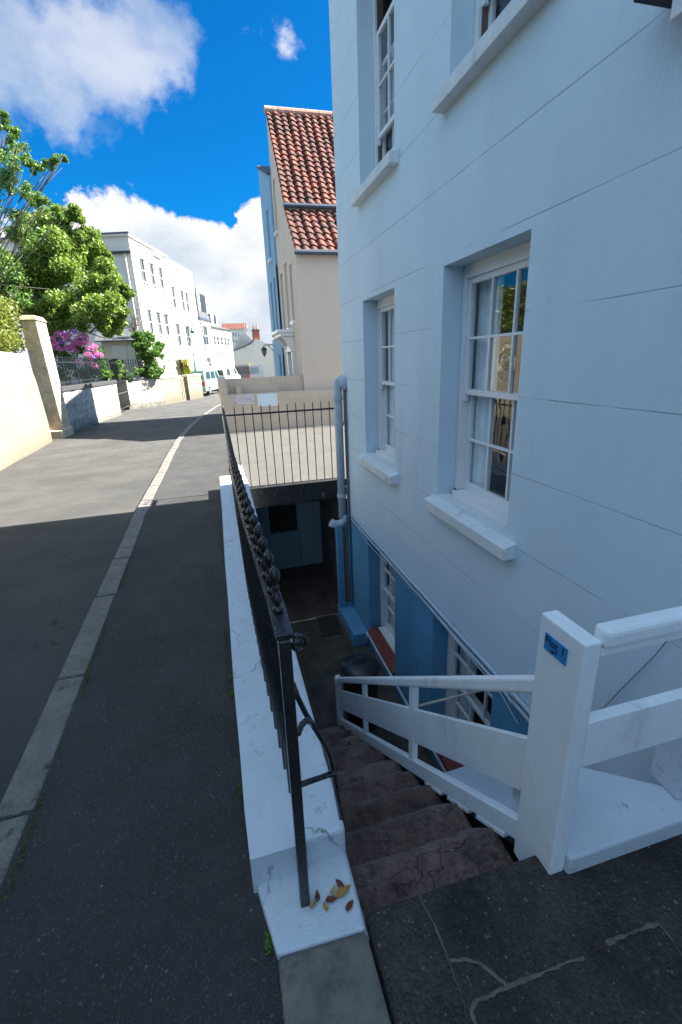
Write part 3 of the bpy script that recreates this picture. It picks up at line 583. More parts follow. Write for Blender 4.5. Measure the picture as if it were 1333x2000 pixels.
obj('middle_board', board(.165, .425, -1.95, -1.70, .014), m_rail, bl, bevel=.004)
obj('bottom_board', board(-.085, .02, -2.19, -2.09, .022), m_rail, bl, bevel=.004)
for yb_, w_ in ((2.08, .03), (3.06, .026)):
    f = (yb_-1.07)/(3.98-1.07); zz = .66-f*2.2; zl = -.03-f*2.11; x = .955-f*.055
    q = MB(); q.box(x-.018, x+.018, yb_-w_, yb_+w_, zl+.03, zz-.03); obj('baluster', q, m_rail, bl)
# steel cleats under the board
for yb_ in (1.24, 1.50, 1.76):
    zc = lambda y_: -.085-(y_-1.07)/(3.98-1.07)*2.105; x = .94-(yb_-1.07)/2.91*.055; q = MB(); a, b_ = yb_-.10, yb_+.10
    q.hexa([(x-.012, a, zc(a)-.022), (x+.012, a, zc(a)-.022), (x+.012, b_, zc(b_)-.022), (x-.012, b_, zc(b_)-.022)], [(x-.012, a, zc(a)-.002), (x+.012, a, zc(a)-.002), (x+.012, b_, zc(b_)-.002), (x-.012, b_, zc(b_)-.002)]); obj('cleat', q, m_rail, bl)
# sign plate
pl = thing('flat_sign', 'small blue plate reading Flat 1 screwed to the white newel post', 'sign', (.92, .98, .85))
c4 = [PX(x, y, .9235) for x, y in ((1066, 1236), (1111, 1268), (1107, 1301), (1064, 1267))]
ysg = [max(c.y for c in c4), min(c.y for c in c4)]
y0, y1 = min(c4[1].y, c4[2].y)+.004, max(c4[0].y, c4[3].y)-.002; z1 = (c4[0].z+c4[1].z)/2; z0 = (c4[2].z+c4[3].z)/2
q = MB(); q.box(.921, .925, y0, y1, z0, z1); obj('plate', q, m_signb, pl)
def text(s, size, mat, parent, o, xd, yd, name='lettering', ext=.0008):
    cu = bpy.data.curves.new('t', 'FONT'); cu.body = s; cu.size = size; cu.extrude = ext; cu.align_x = 'CENTER'; cu.align_y = 'CENTER'
    t = bpy.data.objects.new('t', cu); C.objects.link(t); dg = bpy.context.evaluated_depsgraph_get(); me = bpy.data.meshes.new_from_object(t.evaluated_get(dg)); bpy.data.objects.remove(t)
    xd = Vector(xd).normalized(); yd = Vector(yd).normalized(); zd = xd.cross(yd); off = wl(parent); o = Vector(o)
    for v in me.vertices: v.co = o+xd*v.co.x+yd*v.co.y+zd*v.co.z-off
    me.materials.clear(); me.materials.append(mat); ob = bpy.data.objects.new(name, me); C.objects.link(ob); ob.parent = parent; return ob
text('Flat 1', .040, m_ink, pl, (.9205, (y0+y1)/2, z0+(z1-z0)*.66), (0, -1, 0), (0, 0, 1))
q = MB(); cy_ = (y0+y1)/2+.004; zc = z0+(z1-z0)*.17
q.loft([(.9203, cy_+.014, zc), (.9203, cy_+.004, zc-.008), (.9203, cy_+.004, zc-.003), (.9203, cy_-.016, zc+.006), (.9203, cy_-.016, zc+.011), (.9203, cy_+.004, zc+.004), (.9203, cy_+.005, zc+.009)], [(.921, a, b_) for a, b_ in ((cy_+.014, zc), (cy_+.004, zc-.008), (cy_+.004, zc-.003), (cy_-.016, zc+.006), (cy_-.016, zc+.011), (cy_+.004, zc+.004), (cy_+.005, zc+.009))]); obj('arrow', q, m_ink, pl)
q = MB()
for yy_ in (y0+.008, y1-.008): q.lathe((.9205, yy_, (z0+z1)/2-.002), [(.003, 0), (.003, .003)], 10)
obj('screw', q, m_hub, pl)
# porch rail + slab
pr = thing('porch_rail', 'white timber rail with wide middle board crossing the porch slab', 'railing', (1.3, .9, .08))
q = MB(); q.box(.985, 1.69, .87, .93, .925, .99); obj('handrail', q, m_rail, pr, bevel=.018, seg=3)
q = MB(); q.box(.985, 1.69, .885, .915, .90, .925); obj('rail_moulding', q, m_rail, pr)
q = MB(); q.box(.985, 1.69, .885, .925, .475, .655); obj('middle_board', q, m_rail, pr, bevel=.003)
ps = MB(); p4 = [G(x, y, .08) for x, y in ((1140, 1495), (1290, 1530), (912, 1503))]
ps.prism([(.986, .868), (1.75, .868), (1.75, .98), (p4[1].x, p4[1].y), (p4[0].x, p4[0].y), (.99, 1.2)], -.02, .075)
solo('porch_slab', ps, m_block, 'white painted flat slab between the newel post and the house wall', 'slab', bevel=.01)
A_, B_2, C_2, D_2, E_2 = PX(867, 1510, .975), PX(918, 1493, 1.12), Vector((p4[0].x, p4[0].y, .07)), Vector((.99, 1.075, .07)), PX(1012, 1592, .975)
q = MB(); P5 = [A_, B_2, C_2, D_2, E_2]; q.loft([p-Vector((0, 0, .05)) for p in P5], P5); solo('sloping_coping', q, m_block, 'white painted coping dropping from the porch slab along the stair balustrade', 'coping')
q = MB(); q.box(1.53, 1.7, .93, 1.06, .075, .41); solo('corner_pier', q, m_block, 'short white pier standing on the porch slab at the right edge', 'pier', bevel=.012)
hd = thing('door_hood', 'dark leaded door hood jutting from the house wall at the top right', 'canopy', (1.6, 1.4, 2.87))
q = MB(); q.box(PY(1236, 6, 1.68).x, XH, .6, 1.68, PY(1236, 6, 1.68).z, PY(1236, 6, 1.68).z+.07); obj('hood_top', q, m_cop, hd, bevel=.004)
q = MB(); q.box(PY(1306, 44, 1.56).x, XH-.001, .6, 1.56, PY(1306, 44, 1.56).z, PY(1236, 6, 1.68).z); obj('bracket', q, m_white, hd, bevel=.006)

# fallen leaves and weeds
def dryleaf(x, y, s, rot, mat, lab):
    p = G(x, y, .034); q = MB(); n = 14; v = [(p.x, p.y, p.z+.001)]
    for k in range(n):
        a = 2*math.pi*k/n; rr = s*1.35*random.uniform(.88, 1.1); x_, y_ = rr*math.cos(a)*(1.25 if k == 0 else 1), rr*.5*math.sin(a)*(1-.35*math.cos(a))
        v.append((p.x+x_*math.cos(rot)-y_*math.sin(rot), p.y+x_*math.sin(rot)+y_*math.cos(rot), p.z+.001+.004*random.random()+.22*abs(y_)+.10*abs(x_)))
    q.add(v, [(0, 1+k, 1+(k+1) % n) for k in range(n)])
    o = solo('fallen_leaf', q, mat, lab, 'leaf', group='dry leaves on the wall foot'); s_ = o.modifiers.new('s', 'SOLIDIFY'); s_.thickness = .0008
dryleaf(670, 1742, .021, .3, m_leaf1, 'largest ochre dry leaf lying against the white upstand')
dryleaf(651, 1742, .012, 1.0, m_leaf3, 'small buff leaf touching the largest ochre leaf')
dryleaf(664, 1728, .014, 2.0, m_leaf2, 'dark red leaf tucked behind the ochre leaf')
dryleaf(648, 1758, .015, -.1, m_leaf2, 'thin dark red leaf in the middle of the scattered leaves')
dryleaf(683, 1771, .014, .7, m_leaf2, 'brown curled leaf nearest the stair edge')
dryleaf(620, 1752, .013, 1.4, m_leaf2, 'dark leaf right beside the foot of the black railing post')
dryleaf(613, 1767, .012, .6, m_leaf3, 'buff leaf just in front of the black railing post')
dryleaf(636, 1772, .010, 1.9, m_leaf1, 'small rusty leaf in front of the others')
def leafcloud(mb, cen, n, s, spread=None, flat=.0):
    cen = np.asarray(cen); N_ = len(cen)*n
    c = np.repeat(cen[:, :3], n, axis=0); rad = np.repeat(cen[:, 3], n)
    d = rng.normal(size=(N_, 3)); d /= np.linalg.norm(d, axis=1)[:, None]; c = c+d*(rad*rng.uniform(.15, 1, N_)**.6)[:, None]*np.array([1, 1, .8])
    a = rng.normal(size=(N_, 3))+d*.6; a /= np.linalg.norm(a, axis=1)[:, None]; b_ = np.cross(a, rng.normal(size=(N_, 3))); b_ /= np.linalg.norm(b_, axis=1)[:, None]
    t = np.cross(a, b_); s_ = s*rng.uniform(.6, 1.3, N_)[:, None]
    v = np.stack([c-t*s_, c-b_*s_*.45, c+t*s_, c+b_*s_*.45], axis=1).reshape(-1, 3); o = len(mb.v)
    mb.v += list(map(tuple, v)); mb.f += [(o+4*k, o+4*k+1, o+4*k+2, o+4*k+3) for k in range(N_)]
for k, (x, y, s_, lab) in enumerate(((452, 1325, .016, 'farthest little green weed in the joint between pavement and wall'), (453, 1357, .016, 'second little green weed below the railing in the pavement joint'), (473, 1545, .014, 'dark green weed tuft where the white wall starts to end'), (527, 1850, .012, 'tiny bright weed beside the bare grey edging stone'))):
    p = G(x, y, 0); q = MB(); leafcloud(q, [[p.x-.004, p.y+.012*j, .008, s_] for j in (-1, 0, 1, 2)], 22, .008); solo('weed', q, m_leafG, lab, 'weed', group='weeds in the pavement joint')

cen = [[kl(y)+.165+random.uniform(-.006, .006), y, tz(y)+.002, random.uniform(.008, .02)] for y in np.arange(1.3, 4.2, .028) if math.sin(y*5)+math.sin(y*13)*.6 > -.1]
cen += [[kl(y)-.005, y, tz(y)-.03, .015] for y in np.arange(1.7, 2.9, .03)]
q = MB(); leafcloud(q, cen, 16, .006); solo('kerb_moss', q, leafmat('moss', (.09, .10, .015), (.20, .19, .04)), 'yellow green moss in the joint between the kerb stones and the pavement', 'moss', kind='stuff')
cen = [[xl(max(1.1, y))-.03+random.uniform(-.018, .012), y, .004, random.uniform(.006, .02)] for y in np.arange(.9, 6.4, .03) if math.sin(y*3.1)+random.uniform(-1, 1) > -.2]
q = MB(); leafcloud(q, cen, 7, .006); solo('leaf_litter', q, leafmat('litter', (.10, .05, .025), (.16, .12, .07)), 'brown crumbs and dead leaf scraps along the foot of the white wall', 'litter', kind='stuff')
# ------------------------------------------------------------------ far side right: beige walls, house, blue house
ww = thing('car_park_wall', 'beige blockwork wall in two tiers closing the sunny car park', 'wall', (1.5, 14.2, -.2))
q = MB(); q.prism([(.04, 13.98), (.10, 13.9), (6, 13.9), (6, 14.25), (.10, 14.25), (.04, 14.2)], -.3, .90); obj('lower_tier', q, m_beigeb, ww)
q = MB(); q.prism([(.02, 14.0), (.09, 13.93), (.24, 13.935), (.3, 14.1), (.3, 14.26), (2.56, 14.26), (2.56, 14.5), (.26, 14.5), (.26, 18.), (.02, 18.)], .90, 1.33); obj('upper_tier', q, m_beigeb, ww)
q = MB(); q.box(.52, .66, 14.05, 14.26, .90, 1.12); obj('stub', q, m_beigeb, ww)
def plate(name, px4, Y, mat, lab, th=.012):
    P = [PY(x, y, Y) for x, y in px4]; x0 = (P[0].x+P[3].x)/2; x1 = (P[1].x+P[2].x)/2; z1 = (P[0].z+P[1].z)/2; z0 = (P[2].z+P[3].z)/2
    t = thing(name, lab, 'sign', ((x0+x1)/2, Y, z0)); q = MB(); q.box(x0, x1, Y-th, Y, z0, z1); obj('plate', q, mat, t, bevel=.004); return t, x0, x1, z0, z1
t, x0, x1, z0, z1 = plate('notice_sign', ((461, 774), (496, 771), (497, 787), (462, 790)), 13.898, m_signp, 'small white notice with purple lettering on the beige wall')
for k, s_ in enumerate(('PLEASE DO NOT', 'LEAVE RUBBISH', 'IN THIS CAR PARK')):
    text(s_, .066, m_inkp, t, ((x0+x1)/2, 13.885, z1-(z1-z0)*(.24+.27*k)), (1, 0, 0), (0, 0, 1), ext=.001)
plate('blank_sign', ((502.5, 770), (541, 767.5), (543, 792), (504.5, 794.5)), 13.898, m_signw, 'larger blank pale blue board right of the lettered notice')

XB, YB, YR = 2.57, 14.12, 17.9
bh = thing('beige_house', 'beige rendered house with steep red pantile roof behind the car park', 'house', (3.5, 16, -.2))
FB = Fr((XB, YB), (0, 1), (-1, 0))
pts = [PX(584, 497, XB), PX(575, 490, XB)]
zE = 4.66; Y1, Z1 = 15.55, 6.05; ZR = PX(522, 213, XB).z*YR/17.64 if False else 9.45
def uv(x, y): p = PX(x, y, XB); return (p.y-YB, p.z)
wins = [(15.0-YB, 15.45-YB, 2.95, 4.55), (15.9-YB, 16.45-YB, 2.8, 4.75), (16.95-YB, 17.5-YB, 2.6, 4.6), (17.15-YB, 17.6-YB, 5.9, 7.4)]
dr = (15.6-YB, 16.5-YB, -.2, 2.05)
q = MB(); wall_holes(q, FB, YR-YB, -.3, zE, [w for w in wins if w[3] <= zE]+[dr], .12)
q = MB()
# façade in strips so that the gable follows the two roof slopes
def roofz(u):
    y = YB+u
    return zE+(Z1-zE)*(y-YB)/(Y1-YB) if y < Y1 else Z1+.12+(ZR-Z1-.12)*(y-Y1)/(YR-Y1)
us = sorted({0, Y1-YB, YR-YB}|{w[0] for w in wins}|{w[1] for w in wins}|{dr[0], dr[1]})
for a, b_ in zip(us[:-1], us[1:]):
    mid = (a+b_)/2; hs_ = sorted([w for w in wins+[dr] if w[0] <= mid <= w[1]], key=lambda w: w[2]); z = -.3
    for w in hs_:
        if w[2] > z: q.add([FB.p(a, 0, z), FB.p(b_, 0, z), FB.p(b_, 0, w[2]), FB.p(a, 0, w[2])], [(0, 1, 2, 3)])
        z = w[3]
    q.add([FB.p(a, 0, z), FB.p(b_, 0, z), FB.p(b_, 0, roofz(b_)), FB.p(a, 0, roofz(a))], [(0, 1, 2, 3)])
for h in wins+[dr]:
    qq = [(h[0], h[2]), (h[1], h[2]), (h[1], h[3]), (h[0], h[3])]
    for i in range(4): a, b_ = qq[i], qq[(i+1) % 4]; q.add([FB.p(a[0], 0, a[1]), FB.p(b_[0], 0, b_[1]), FB.p(b_[0], -.14, b_[1]), FB.p(a[0], -.14, a[1])], [(0, 1, 2, 3)])
XE = 7.5
q.add([(XB, YB, -.3), (XE, YB, -.3), (XE, YB, zE), (XB, YB, zE)], [(0, 1, 2, 3)]).add([(XB, YR, -.3), (XE, YR, -.3), (XE, YR, ZR), (XB, YR, ZR)], [(0, 1, 2, 3)])
q.add([(XE, YB, -.3), (XE, YR, -.3), (XE, YR, ZR), (XE, Y1, Z1), (XE, YB, zE)], [(0, 1, 2, 3, 4)])
q.add([(XB, Y1, Z1-.1), (XE, Y1, Z1-.1), (XE, Y1, Z1+.14), (XB, Y1, Z1+.14)], [(0, 1, 2, 3)])
obj('wall', q, m_beige, bh)
def small_win(parent, fr, w, dep=-.1, cross=True, gm=None, sillw=.05, sill=True):
    f = MB(); t = min(.045, (w[1]-w[0])*.07); zm = (w[2]+w[3])/2
    f.fbox(fr, w[0], w[0]+t, dep-.04, dep, w[2], w[3]).fbox(fr, w[1]-t, w[1], dep-.04, dep, w[2], w[3]).fbox(fr, w[0]+t, w[1]-t, dep-.04, dep, w[3]-t, w[3]).fbox(fr, w[0]+t, w[1]-t, dep-.04, dep, w[2], w[2]+t).fbox(fr, w[0]+t, w[1]-t, dep-.04, dep+.005, zm-t*.5, zm+t*.5)
    if cross: um = (w[0]+w[1])/2; f.fbox(fr, um-t*.25, um+t*.25, dep-.035, dep-.003, w[2]+t, w[3]-t)
    if sill: f.fbox(fr, w[0]-sillw, w[1]+sillw, -.02, .09, w[2]-.09, w[2]-.001)
    W_ = obj('window', f, m_white, parent); g_ = MB(); g_.fbox(fr, w[0]+t*.8, w[1]-t*.8, dep-.03, dep-.02, w[2]+t*.8, w[3]-t*.8); obj('pane', g_, gm or m_glassd, W_); return W_
for w in wins: small_win(bh, FB, w, -.08)
q = MB(); q.fbox(FB, dr[0]+.08, dr[1]-.08, -.12, -.06, -.2, 1.9); d_ = obj('door', q, m_white, bh, bevel=.01)
q = MB(); q.lathe(FB.p(dr[0]+.16, -.04, .9), [(.01, -.03), (.035, 0), (.01, .03)]); obj('knocker', q, m_hub, d_)
q = MB(); q.fbox(FB, dr[0]-.14, dr[0]+.05, -.02, .10, -.2, 2.05).fbox(FB, dr[1]-.05, dr[1]+.14, -.02, .10, -.2, 2.05).fbox(FB, dr[0]-.14, dr[1]+.14, -.02, .12, 2.05, 2.25); obj('door_surround', q, m_white, bh, bevel=.015)
q = MB(); q.fbox(FB, dr[0]-.35, dr[1]+.35, 0, .55, 2.62, 2.72).fbox(FB, dr[0]-.30, dr[1]+.30, 0, .45, 2.52, 2.62)
for u in (dr[0]-.22, dr[1]+.08): q.loft([FB.p(u, 0, 2.52), FB.p(u, .42, 2.52), FB.p(u, .3, 2.40), FB.p(u, .12, 2.1), FB.p(u, 0, 2.0)], [FB.p(u+.14, 0, 2.52), FB.p(u+.14, .42, 2.52), FB.p(u+.14, .3, 2.40), FB.p(u+.14, .12, 2.1), FB.p(u+.14, 0, 2.0)])
obj('door_hood', q, m_white, bh, bevel=.012)
def pantiles(x0, x1, ya, za, yb, zb, rows, colw, name, parent, mat):
    q = MB(); nx = int((x1-x0)/colw*6); v = []; L_ = math.hypot(yb-ya, zb-za); sd = Vector((0, yb-ya, zb-za))/L_; nn = Vector((0, -sd.z, sd.y)); per = nx+1; zrow = 0
    for r_ in range(rows):
        for e in (0, 1, 2):
            tt = (r_+(.0, .0, 1.06)[e])/rows; lift = (0, .055, .012)[e]
            for k in range(nx+1):
                x = x0+(x1-x0)*k/nx; ph = (x-x0)/colw*2*math.pi; w_ = math.sin(ph)+.35*math.sin(2*ph+.6); c_ = int((x-x0)/colw); jig = .012*math.sin(r_*12.9+c_*78.2)
                h = .032*w_+lift+(jig if e else 0)-(.03 if e == 0 else 0); p = Vector((x, ya, za))+sd*(L_*tt+(0 if e == 2 else -.006*w_))+nn*h; v.append(p)
    f = []
    for r_ in range(rows*3-1):
        if r_ % 3 == 2: continue
        for k in range(nx): f.append((r_*per+k, r_*per+k+1, (r_+1)*per+k+1, (r_+1)*per+k))
    q.add(v, f); o = obj(name, q, mat, parent)
    return o
pantiles(XB-.03, XE, YB-.12, zE-.06, Y1, Z1, 7, .25, 'lower_roof', bh, m_tile)
rf = pantiles(XB-.03, XE, Y1-.02, Z1+.16, YR, ZR, 18, .25, 'roof', bh, m_tile)
q = MB(); 
for k in range(11): q.tube([(XB-.05+k*.45, YR, ZR+.02), (XB-.05+(k+1)*.45-.02, YR, ZR+.02)], .11, 10)
obj('ridge_tiles', q, m_tilec, rf)
q = MB(); q.tube([(XB-.04, Y1-.1, Z1+.10), (XE, Y1-.1, Z1+.10)], .07, 8); obj('gutter', q, m_gutter, bh)
q = MB(); q.tube([(XB-.06, YB-.14, zE-.04), (XE, YB-.14, zE-.04)], .07, 8); obj('gutter', q, m_gutter, bh)

XU, U0, U1 = 2.50, 17.92, 20.7
uh = thing('blue_house', 'narrow light blue house with slate roof squeezed beyond the beige house', 'house', (3.5, 19.6, -.3))
FU = Fr((XU, U0), (0, 1), (-1, 0)); zU0, zU1 = 7.7, 8.85
uw = [(.5, .95, 2.7, 4.7), (1.5, 1.95, 2.7, 4.7), (.9, 1.4, 5.4, 7.0), (.55, 1.0, -.1, 2.0)]
q = MB(); us = sorted({0, U1-U0}|{w[0] for w in uw}|{w[1] for w in uw})
for a, b_ in zip(us[:-1], us[1:]):
    mid = (a+b_)/2; z = -.4
    for w in sorted([w for w in uw if w[0] <= mid <= w[1]], key=lambda w: w[2]):
        q.add([FU.p(a, 0, z), FU.p(b_, 0, z), FU.p(b_, 0, w[2]), FU.p(a, 0, w[2])], [(0, 1, 2, 3)]); z = w[3]
    zf = lambda u: zU0+(zU1-zU0)*u/(U1-U0)
    q.add([FU.p(a, 0, z), FU.p(b_, 0, z), FU.p(b_, 0, zf(b_)), FU.p(a, 0, zf(a))], [(0, 1, 2, 3)])
for h in uw:
    qq = [(h[0], h[2]), (h[1], h[2]), (h[1], h[3]), (h[0], h[3])]
    for i in range(4): a, b_ = qq[i], qq[(i+1) % 4]; q.add([FU.p(a[0], 0, a[1]), FU.p(b_[0], 0, b_[1]), FU.p(b_[0], -.14, b_[1]), FU.p(a[0], -.14, a[1])], [(0, 1, 2, 3)])
q.add([(XU, U1, -.4), (8, U1, -.4), (8, U1, zU1), (XU, U1, zU1)], [(0, 1, 2, 3)]).add([(XU, U0, 5), (8, U0, 5), (8, U0, zU0), (XU, U0, zU0)], [(0, 1, 2, 3)])
obj('wall', q, m_blueb, uh)
for w in uw[:3]: small_win(uh, FU, w, -.08)
q = MB(); q.fbox(FU, .55, 1.0, -.12, -.08, -.1, 2.0); obj('door', q, M('blue_door', (.05, .12, .2), .5, .1, 5, .1, 30), uh)
q = MB(); q.hexa([(XU-.05, U0, zU0), (8, U0, zU0), (8, U1+.05, zU1), (XU-.05, U1+.05, zU1)], [(XU-.05, U0, zU0+.08), (8, U0, zU0+.08), (8, U1+.05, zU1+.08), (XU-.05, U1+.05, zU1+.08)]); obj('roof', q, m_slate, uh)
q = MB(); q.hexa([(3.3, 18.0, 5), (7.5, 18.0, 5), (7.5, 21.4, 5), (3.3, 21.4, 5)], [(3.3, 18.0, 9.3), (7.5, 18.0, 9.3), (7.5, 21.4, 9.7), (3.3, 21.4, 9.7)]); obj('hidden_shade_block', q, m_blueb, uh)  # added unseen block, shaped to throw shade on the left garden wall
wlmp = thing('wall_lantern', 'copper toned lantern hanging from a bracket on the blue house', 'lamp', (2.1, 20.6, 2.))
q = MB(); q.tube([(XU, 20.6, 2.45), (2.12, 20.6, 2.45), (2.10, 20.6, 2.38)], .02, 6).tube([(XU, 20.6, 2.2), (2.3, 20.6, 2.42)], .015, 6); obj('bracket', q, m_black, wlmp)
q = MB(); q.lathe((2.1, 20.6, 1.98), [(.02, 0), (.09, .12), (.13, .28)], 10); obj('glass', q, M('amber_glass', (.35, .2, .1), .3, .1, 5, 0), wlmp)
q = MB(); q.lathe((2.1, 20.6, 2.26), [(.15, 0), (.09, .08), (.02, .13)], 10); obj('cap', q, m_black, wlmp)

# ------------------------------------------------------------------ left side walls
def cf(Y): return -4.58-(Y-10.72)*.1
cw = MB(); n = 24; yy = [-8+(15.62+8)*k/n for k in range(n+1)]; v = []; f = []
lev = [(0, 0), (.35, .0), (.9, .03), (1.5, .07), (2.0, .13), (2.22, .17), (2.26, .21), (2.26, .62)]
for y in yy:
    for (z, o_) in lev: v.append((cf(y)-o_-.012*math.sin(y*1.7+z*2), y, (tz(y)-.1) if z == 0 else z+.01*math.sin(y*2)))
L_ = len(lev)
for k in range(n):
    for j in range(L_-1): f.append((k*L_+j, k*L_+j+1, (k+1)*L_+j+1, (k+1)*L_+j))
f.append(tuple((n*L_+j) for j in range(L_)))
# closed end
v += [(cf(15.62)-.62, 15.62, -.4)]; f.append((n*L_+L_-1, n*L_, len(v)-1))
cw.add(v, f); solo('cream_wall', cw, m_cream, 'tall cream painted garden wall along the left of the sunny road under the hedge', 'wall')
gp = thing('gate_pillar', 'tall weathered beige pillar between the cream wall and the whitewashed wall', 'pillar', (-5.4, 16.8, -.2))
a = [PY(x, y, 16.6) for x, y in ((48, 622), (70, 625), (103, 838), (125, 838))]
xa0, xa1 = a[0].x-.1, a[1].x
q = MB(); q.hexa([(a[2].x-.2, 16.6, -.35), (a[3].x, 16.6, -.35), (a[3].x-.02, 17.45, -.35), (a[2].x-.2, 17.45, -.35)], [(xa0, 16.6, a[1].z), (xa1, 16.6, a[1].z), (xa1-.0, 17.5, a[1].z), (xa0, 17.5, a[1].z)]); obj('shaft', q, m_pillar, gp, bevel=.02)
q = MB(); q.hexa([(xa0-.04, 16.55, a[1].z), (xa1+.04, 16.55, a[1].z), (xa1+.04, 17.52, a[1].z), (xa0-.04, 17.52, a[1].z)], [(xa0+.04, 16.6, a[1].z+.14), (xa1-.03, 16.6, a[1].z+.14), (xa1-.03, 17.45, a[1].z+.14), (xa0+.04, 17.45, a[1].z+.14)]); obj('capping', q, m_pillar, gp, bevel=.015)
q = MB(); q.box(a[2].x-.1, a[3].x+.03, 16.3, 17.5, -.35, -.05); obj('foot', q, m_pillar, gp, bevel=.03)
def wseg(name, lab, p0, p1, z0, z1, th, mat, cop=None, coph=.1, ext=.03, rough=0):
    p0, p1 = Vector(p0), Vector(p1); u = (p1-p0); L_ = u.length; fr = Fr(p0, u, (u.y, -u.x)); t = thing(name, lab, 'wall', ((p0.x+p1.x)/2, (p0.y+p1.y)/2, z0))
    q = MB(); n = max(2, int(L_/.25)); v = []; f = []; m_ = 7
    for i in range(n+1):
        for j in range(m_+1):
            zz = z0+(z1-z0)*j/m_; d = rough*(math.sin(i*2.3+j*1.9)*math.sin(i*.9-j*2.7)+.5*math.sin(i*5.1+j*4.3)); v.append(fr.p(L_*i/n, d, zz))
    for i in range(n):
        for j in range(m_): f.append((i*(m_+1)+j, (i+1)*(m_+1)+j, (i+1)*(m_+1)+j+1, i*(m_+1)+j+1))
    q.add(v, f); q.add([fr.p(0, 0, z0), fr.p(0, -th, z0), fr.p(0, -th, z1), fr.p(0, 0, z1)], [(0, 1, 2, 3)]).add([fr.p(L_, 0, z0), fr.p(L_, -th, z0), fr.p(L_, -th, z1), fr.p(L_, 0, z1)], [(0, 1, 2, 3)])
    q.add([fr.p(0, 0, z1), fr.p(L_, 0, z1), fr.p(L_, -th, z1), fr.p(0, -th, z1)], [(0, 1, 2, 3)]).add([fr.p(0, -th, z0), fr.p(L_, -th, z0), fr.p(L_, -th, z1), fr.p(0, -th, z1)], [(0, 1, 2, 3)])
    obj('wall_body', q, mat, t, smooth=False)
    if cop: q = MB(); q.fbox(fr, -ext, L_+ext, -th-ext, ext+.02, z1, z1+coph); obj('coping', q, cop, t, bevel=.012)
    return t, fr, L_
def XY(p): return (p.x, p.y)
W1a, W1b = (-5.22, 17.5), XY(GT(238, 808)); W2a, W2b = XY(GT(262, 797)), XY(GT(322, 789.5)); W3a, W3b = W2b, XY(GT(358, 782)); W4a, W4b = XY(GT(372, 780)), XY(GT(398, 774.5))
t1, f1, L1 = wseg('rubble_wall', 'whitewashed rubble wall with dark coping right after the tall pillar', W1a, W1b, -.55, 1.07, .4, m_rubble, m_cop, .16, rough=.02)
t2, f2, L2 = wseg('rubble_wall', 'short whitewashed rubble wall just past the black iron gate', W2a, W2b, -.6, 1.10, .4, m_rubble, m_cop, .12, rough=.02)
t3, f3, L3 = wseg('garden_wall', 'smooth cream garden wall with white top left of the narrow doorway', W3a, W3b, -.6, 1.05, .4, m_cream, m_far, .12)
t4, f4, L4 = wseg('garden_wall', 'smooth cream garden wall end beside the pale green van', W4a, W4b, -.6, 1.05, .4, m_cream, m_far, .12)
q = MB(); rr = Fr(W1b, (-1, 0), (0, -1)); 
t5, f5, L5 = wseg('return_wall', 'whitewashed return wall at the left of the iron gate opening', (W2a[0]-.0, W2a[1]), (W2a[0]-1.2, W2a[1]+.9), -.6, 1.1, .3, m_rubble, None, rough=.01)
gd = MB(); gd.add([(-60, -20, .9), (-5.6, -20, .9), (-5.75, 17, .9), (-5.4, 30, .9), (-4, 34, .9), (-2, 38, .9), (-3, 60, .9), (-60, 60, .9)], [(0, 1, 2, 3, 4, 5, 6, 7)]); struct('garden_terrace', gd, m_soil)
def rails(label, fr, L_, zb, h, sp, u0=0, d=-.18, posts=True, bar_r=.013):
    t = thing('iron_railing', label, 'railing', fr.p(L_/2, d, zb)); q = MB()
    for z in (zb+.12, zb+h-.22): q.fbox(fr, u0, L_, d-.02, d+.02, z, z+.03)
    obj('rail', q, m_black, t); n = int((L_-u0)/sp)
    for k in range(n+1):
        u = u0+sp*k; p = fr.p(u, d, 0); post = posts and k % 9 == 0; r_ = .03 if post else bar_r
        q = MB(); q.tube([(p.x, p.y, zb), (p.x, p.y, zb+h-.08), (p.x, p.y, zb+h-.05), (p.x, p.y, zb+h)], [r_, r_, r_*1.8, .003], 5); obj('post' if post else 'bar', q, m_black, t)
    return t
rails('black spiked railing in front of the pink hydrangea on the whitewashed wall', f1, L1, 1.23, 1.02, .15, .3)
rails('black spiked railing on the short rubble wall in front of the shed', f2, L2, 1.22, 1.0, .16, bar_r=.018)
rails('black spiked railing on the cream garden wall by the lamp post', f3, L3+L4*.9, 1.17, 1.0, .18, .3, bar_r=.022)
gt = thing('iron_gate', 'tall dark iron gate in the shaded gap between two whitewashed walls', 'gate', (W1b[0]+.1, W1b[1]+.8, -.4)); gfr = Fr((W1b[0]-.12, W1b[1]+.15), (W2a[0]-W1b[0], W2a[1]-W1b[1])); gfr.N = Vector((gfr.U.y, -gfr.U.x, 0)); GL = math.hypot(W2a[0]-W1b[0], W2a[1]-W1b[1])-.2
q = MB()
for z in (-.25, .5, 1.1, 2.0): q.fbox(gfr, 0, GL, -.02, .02, z, z+.05)
q.fbox(gfr, 0, .06, -.03, .03, -.35, 2.2).fbox(gfr, GL-.06, GL, -.03, .03, -.35, 2.2); obj('gate_frame', q, m_black, gt)
for k in range(1, 24): q = MB(); q.fbox(gfr, GL*k/24-.014, GL*k/24+.014, -.012, .012, -.28, 2.15+.1*math.sin(k/24*math.pi)); obj('bar', q, m_black, gt)
wp = thing('wall_pier', 'rounded white pier between the dark railings left of the lamp post', 'pier', f3.p(.1, -.2, 1.1)); q = MB(); q.fbox(f3, -.15, .25, -.4, .05, 1.1, 1.95); obj('shaft', q, m_far, wp, bevel=.05); q = MB(); q.lathe(f3.p(.05, -.18, 1.95), [(.2, 0), (.19, .08), (.1, .17), (.02, .19)], 12); obj('cap', q, m_far, wp, smooth=True)
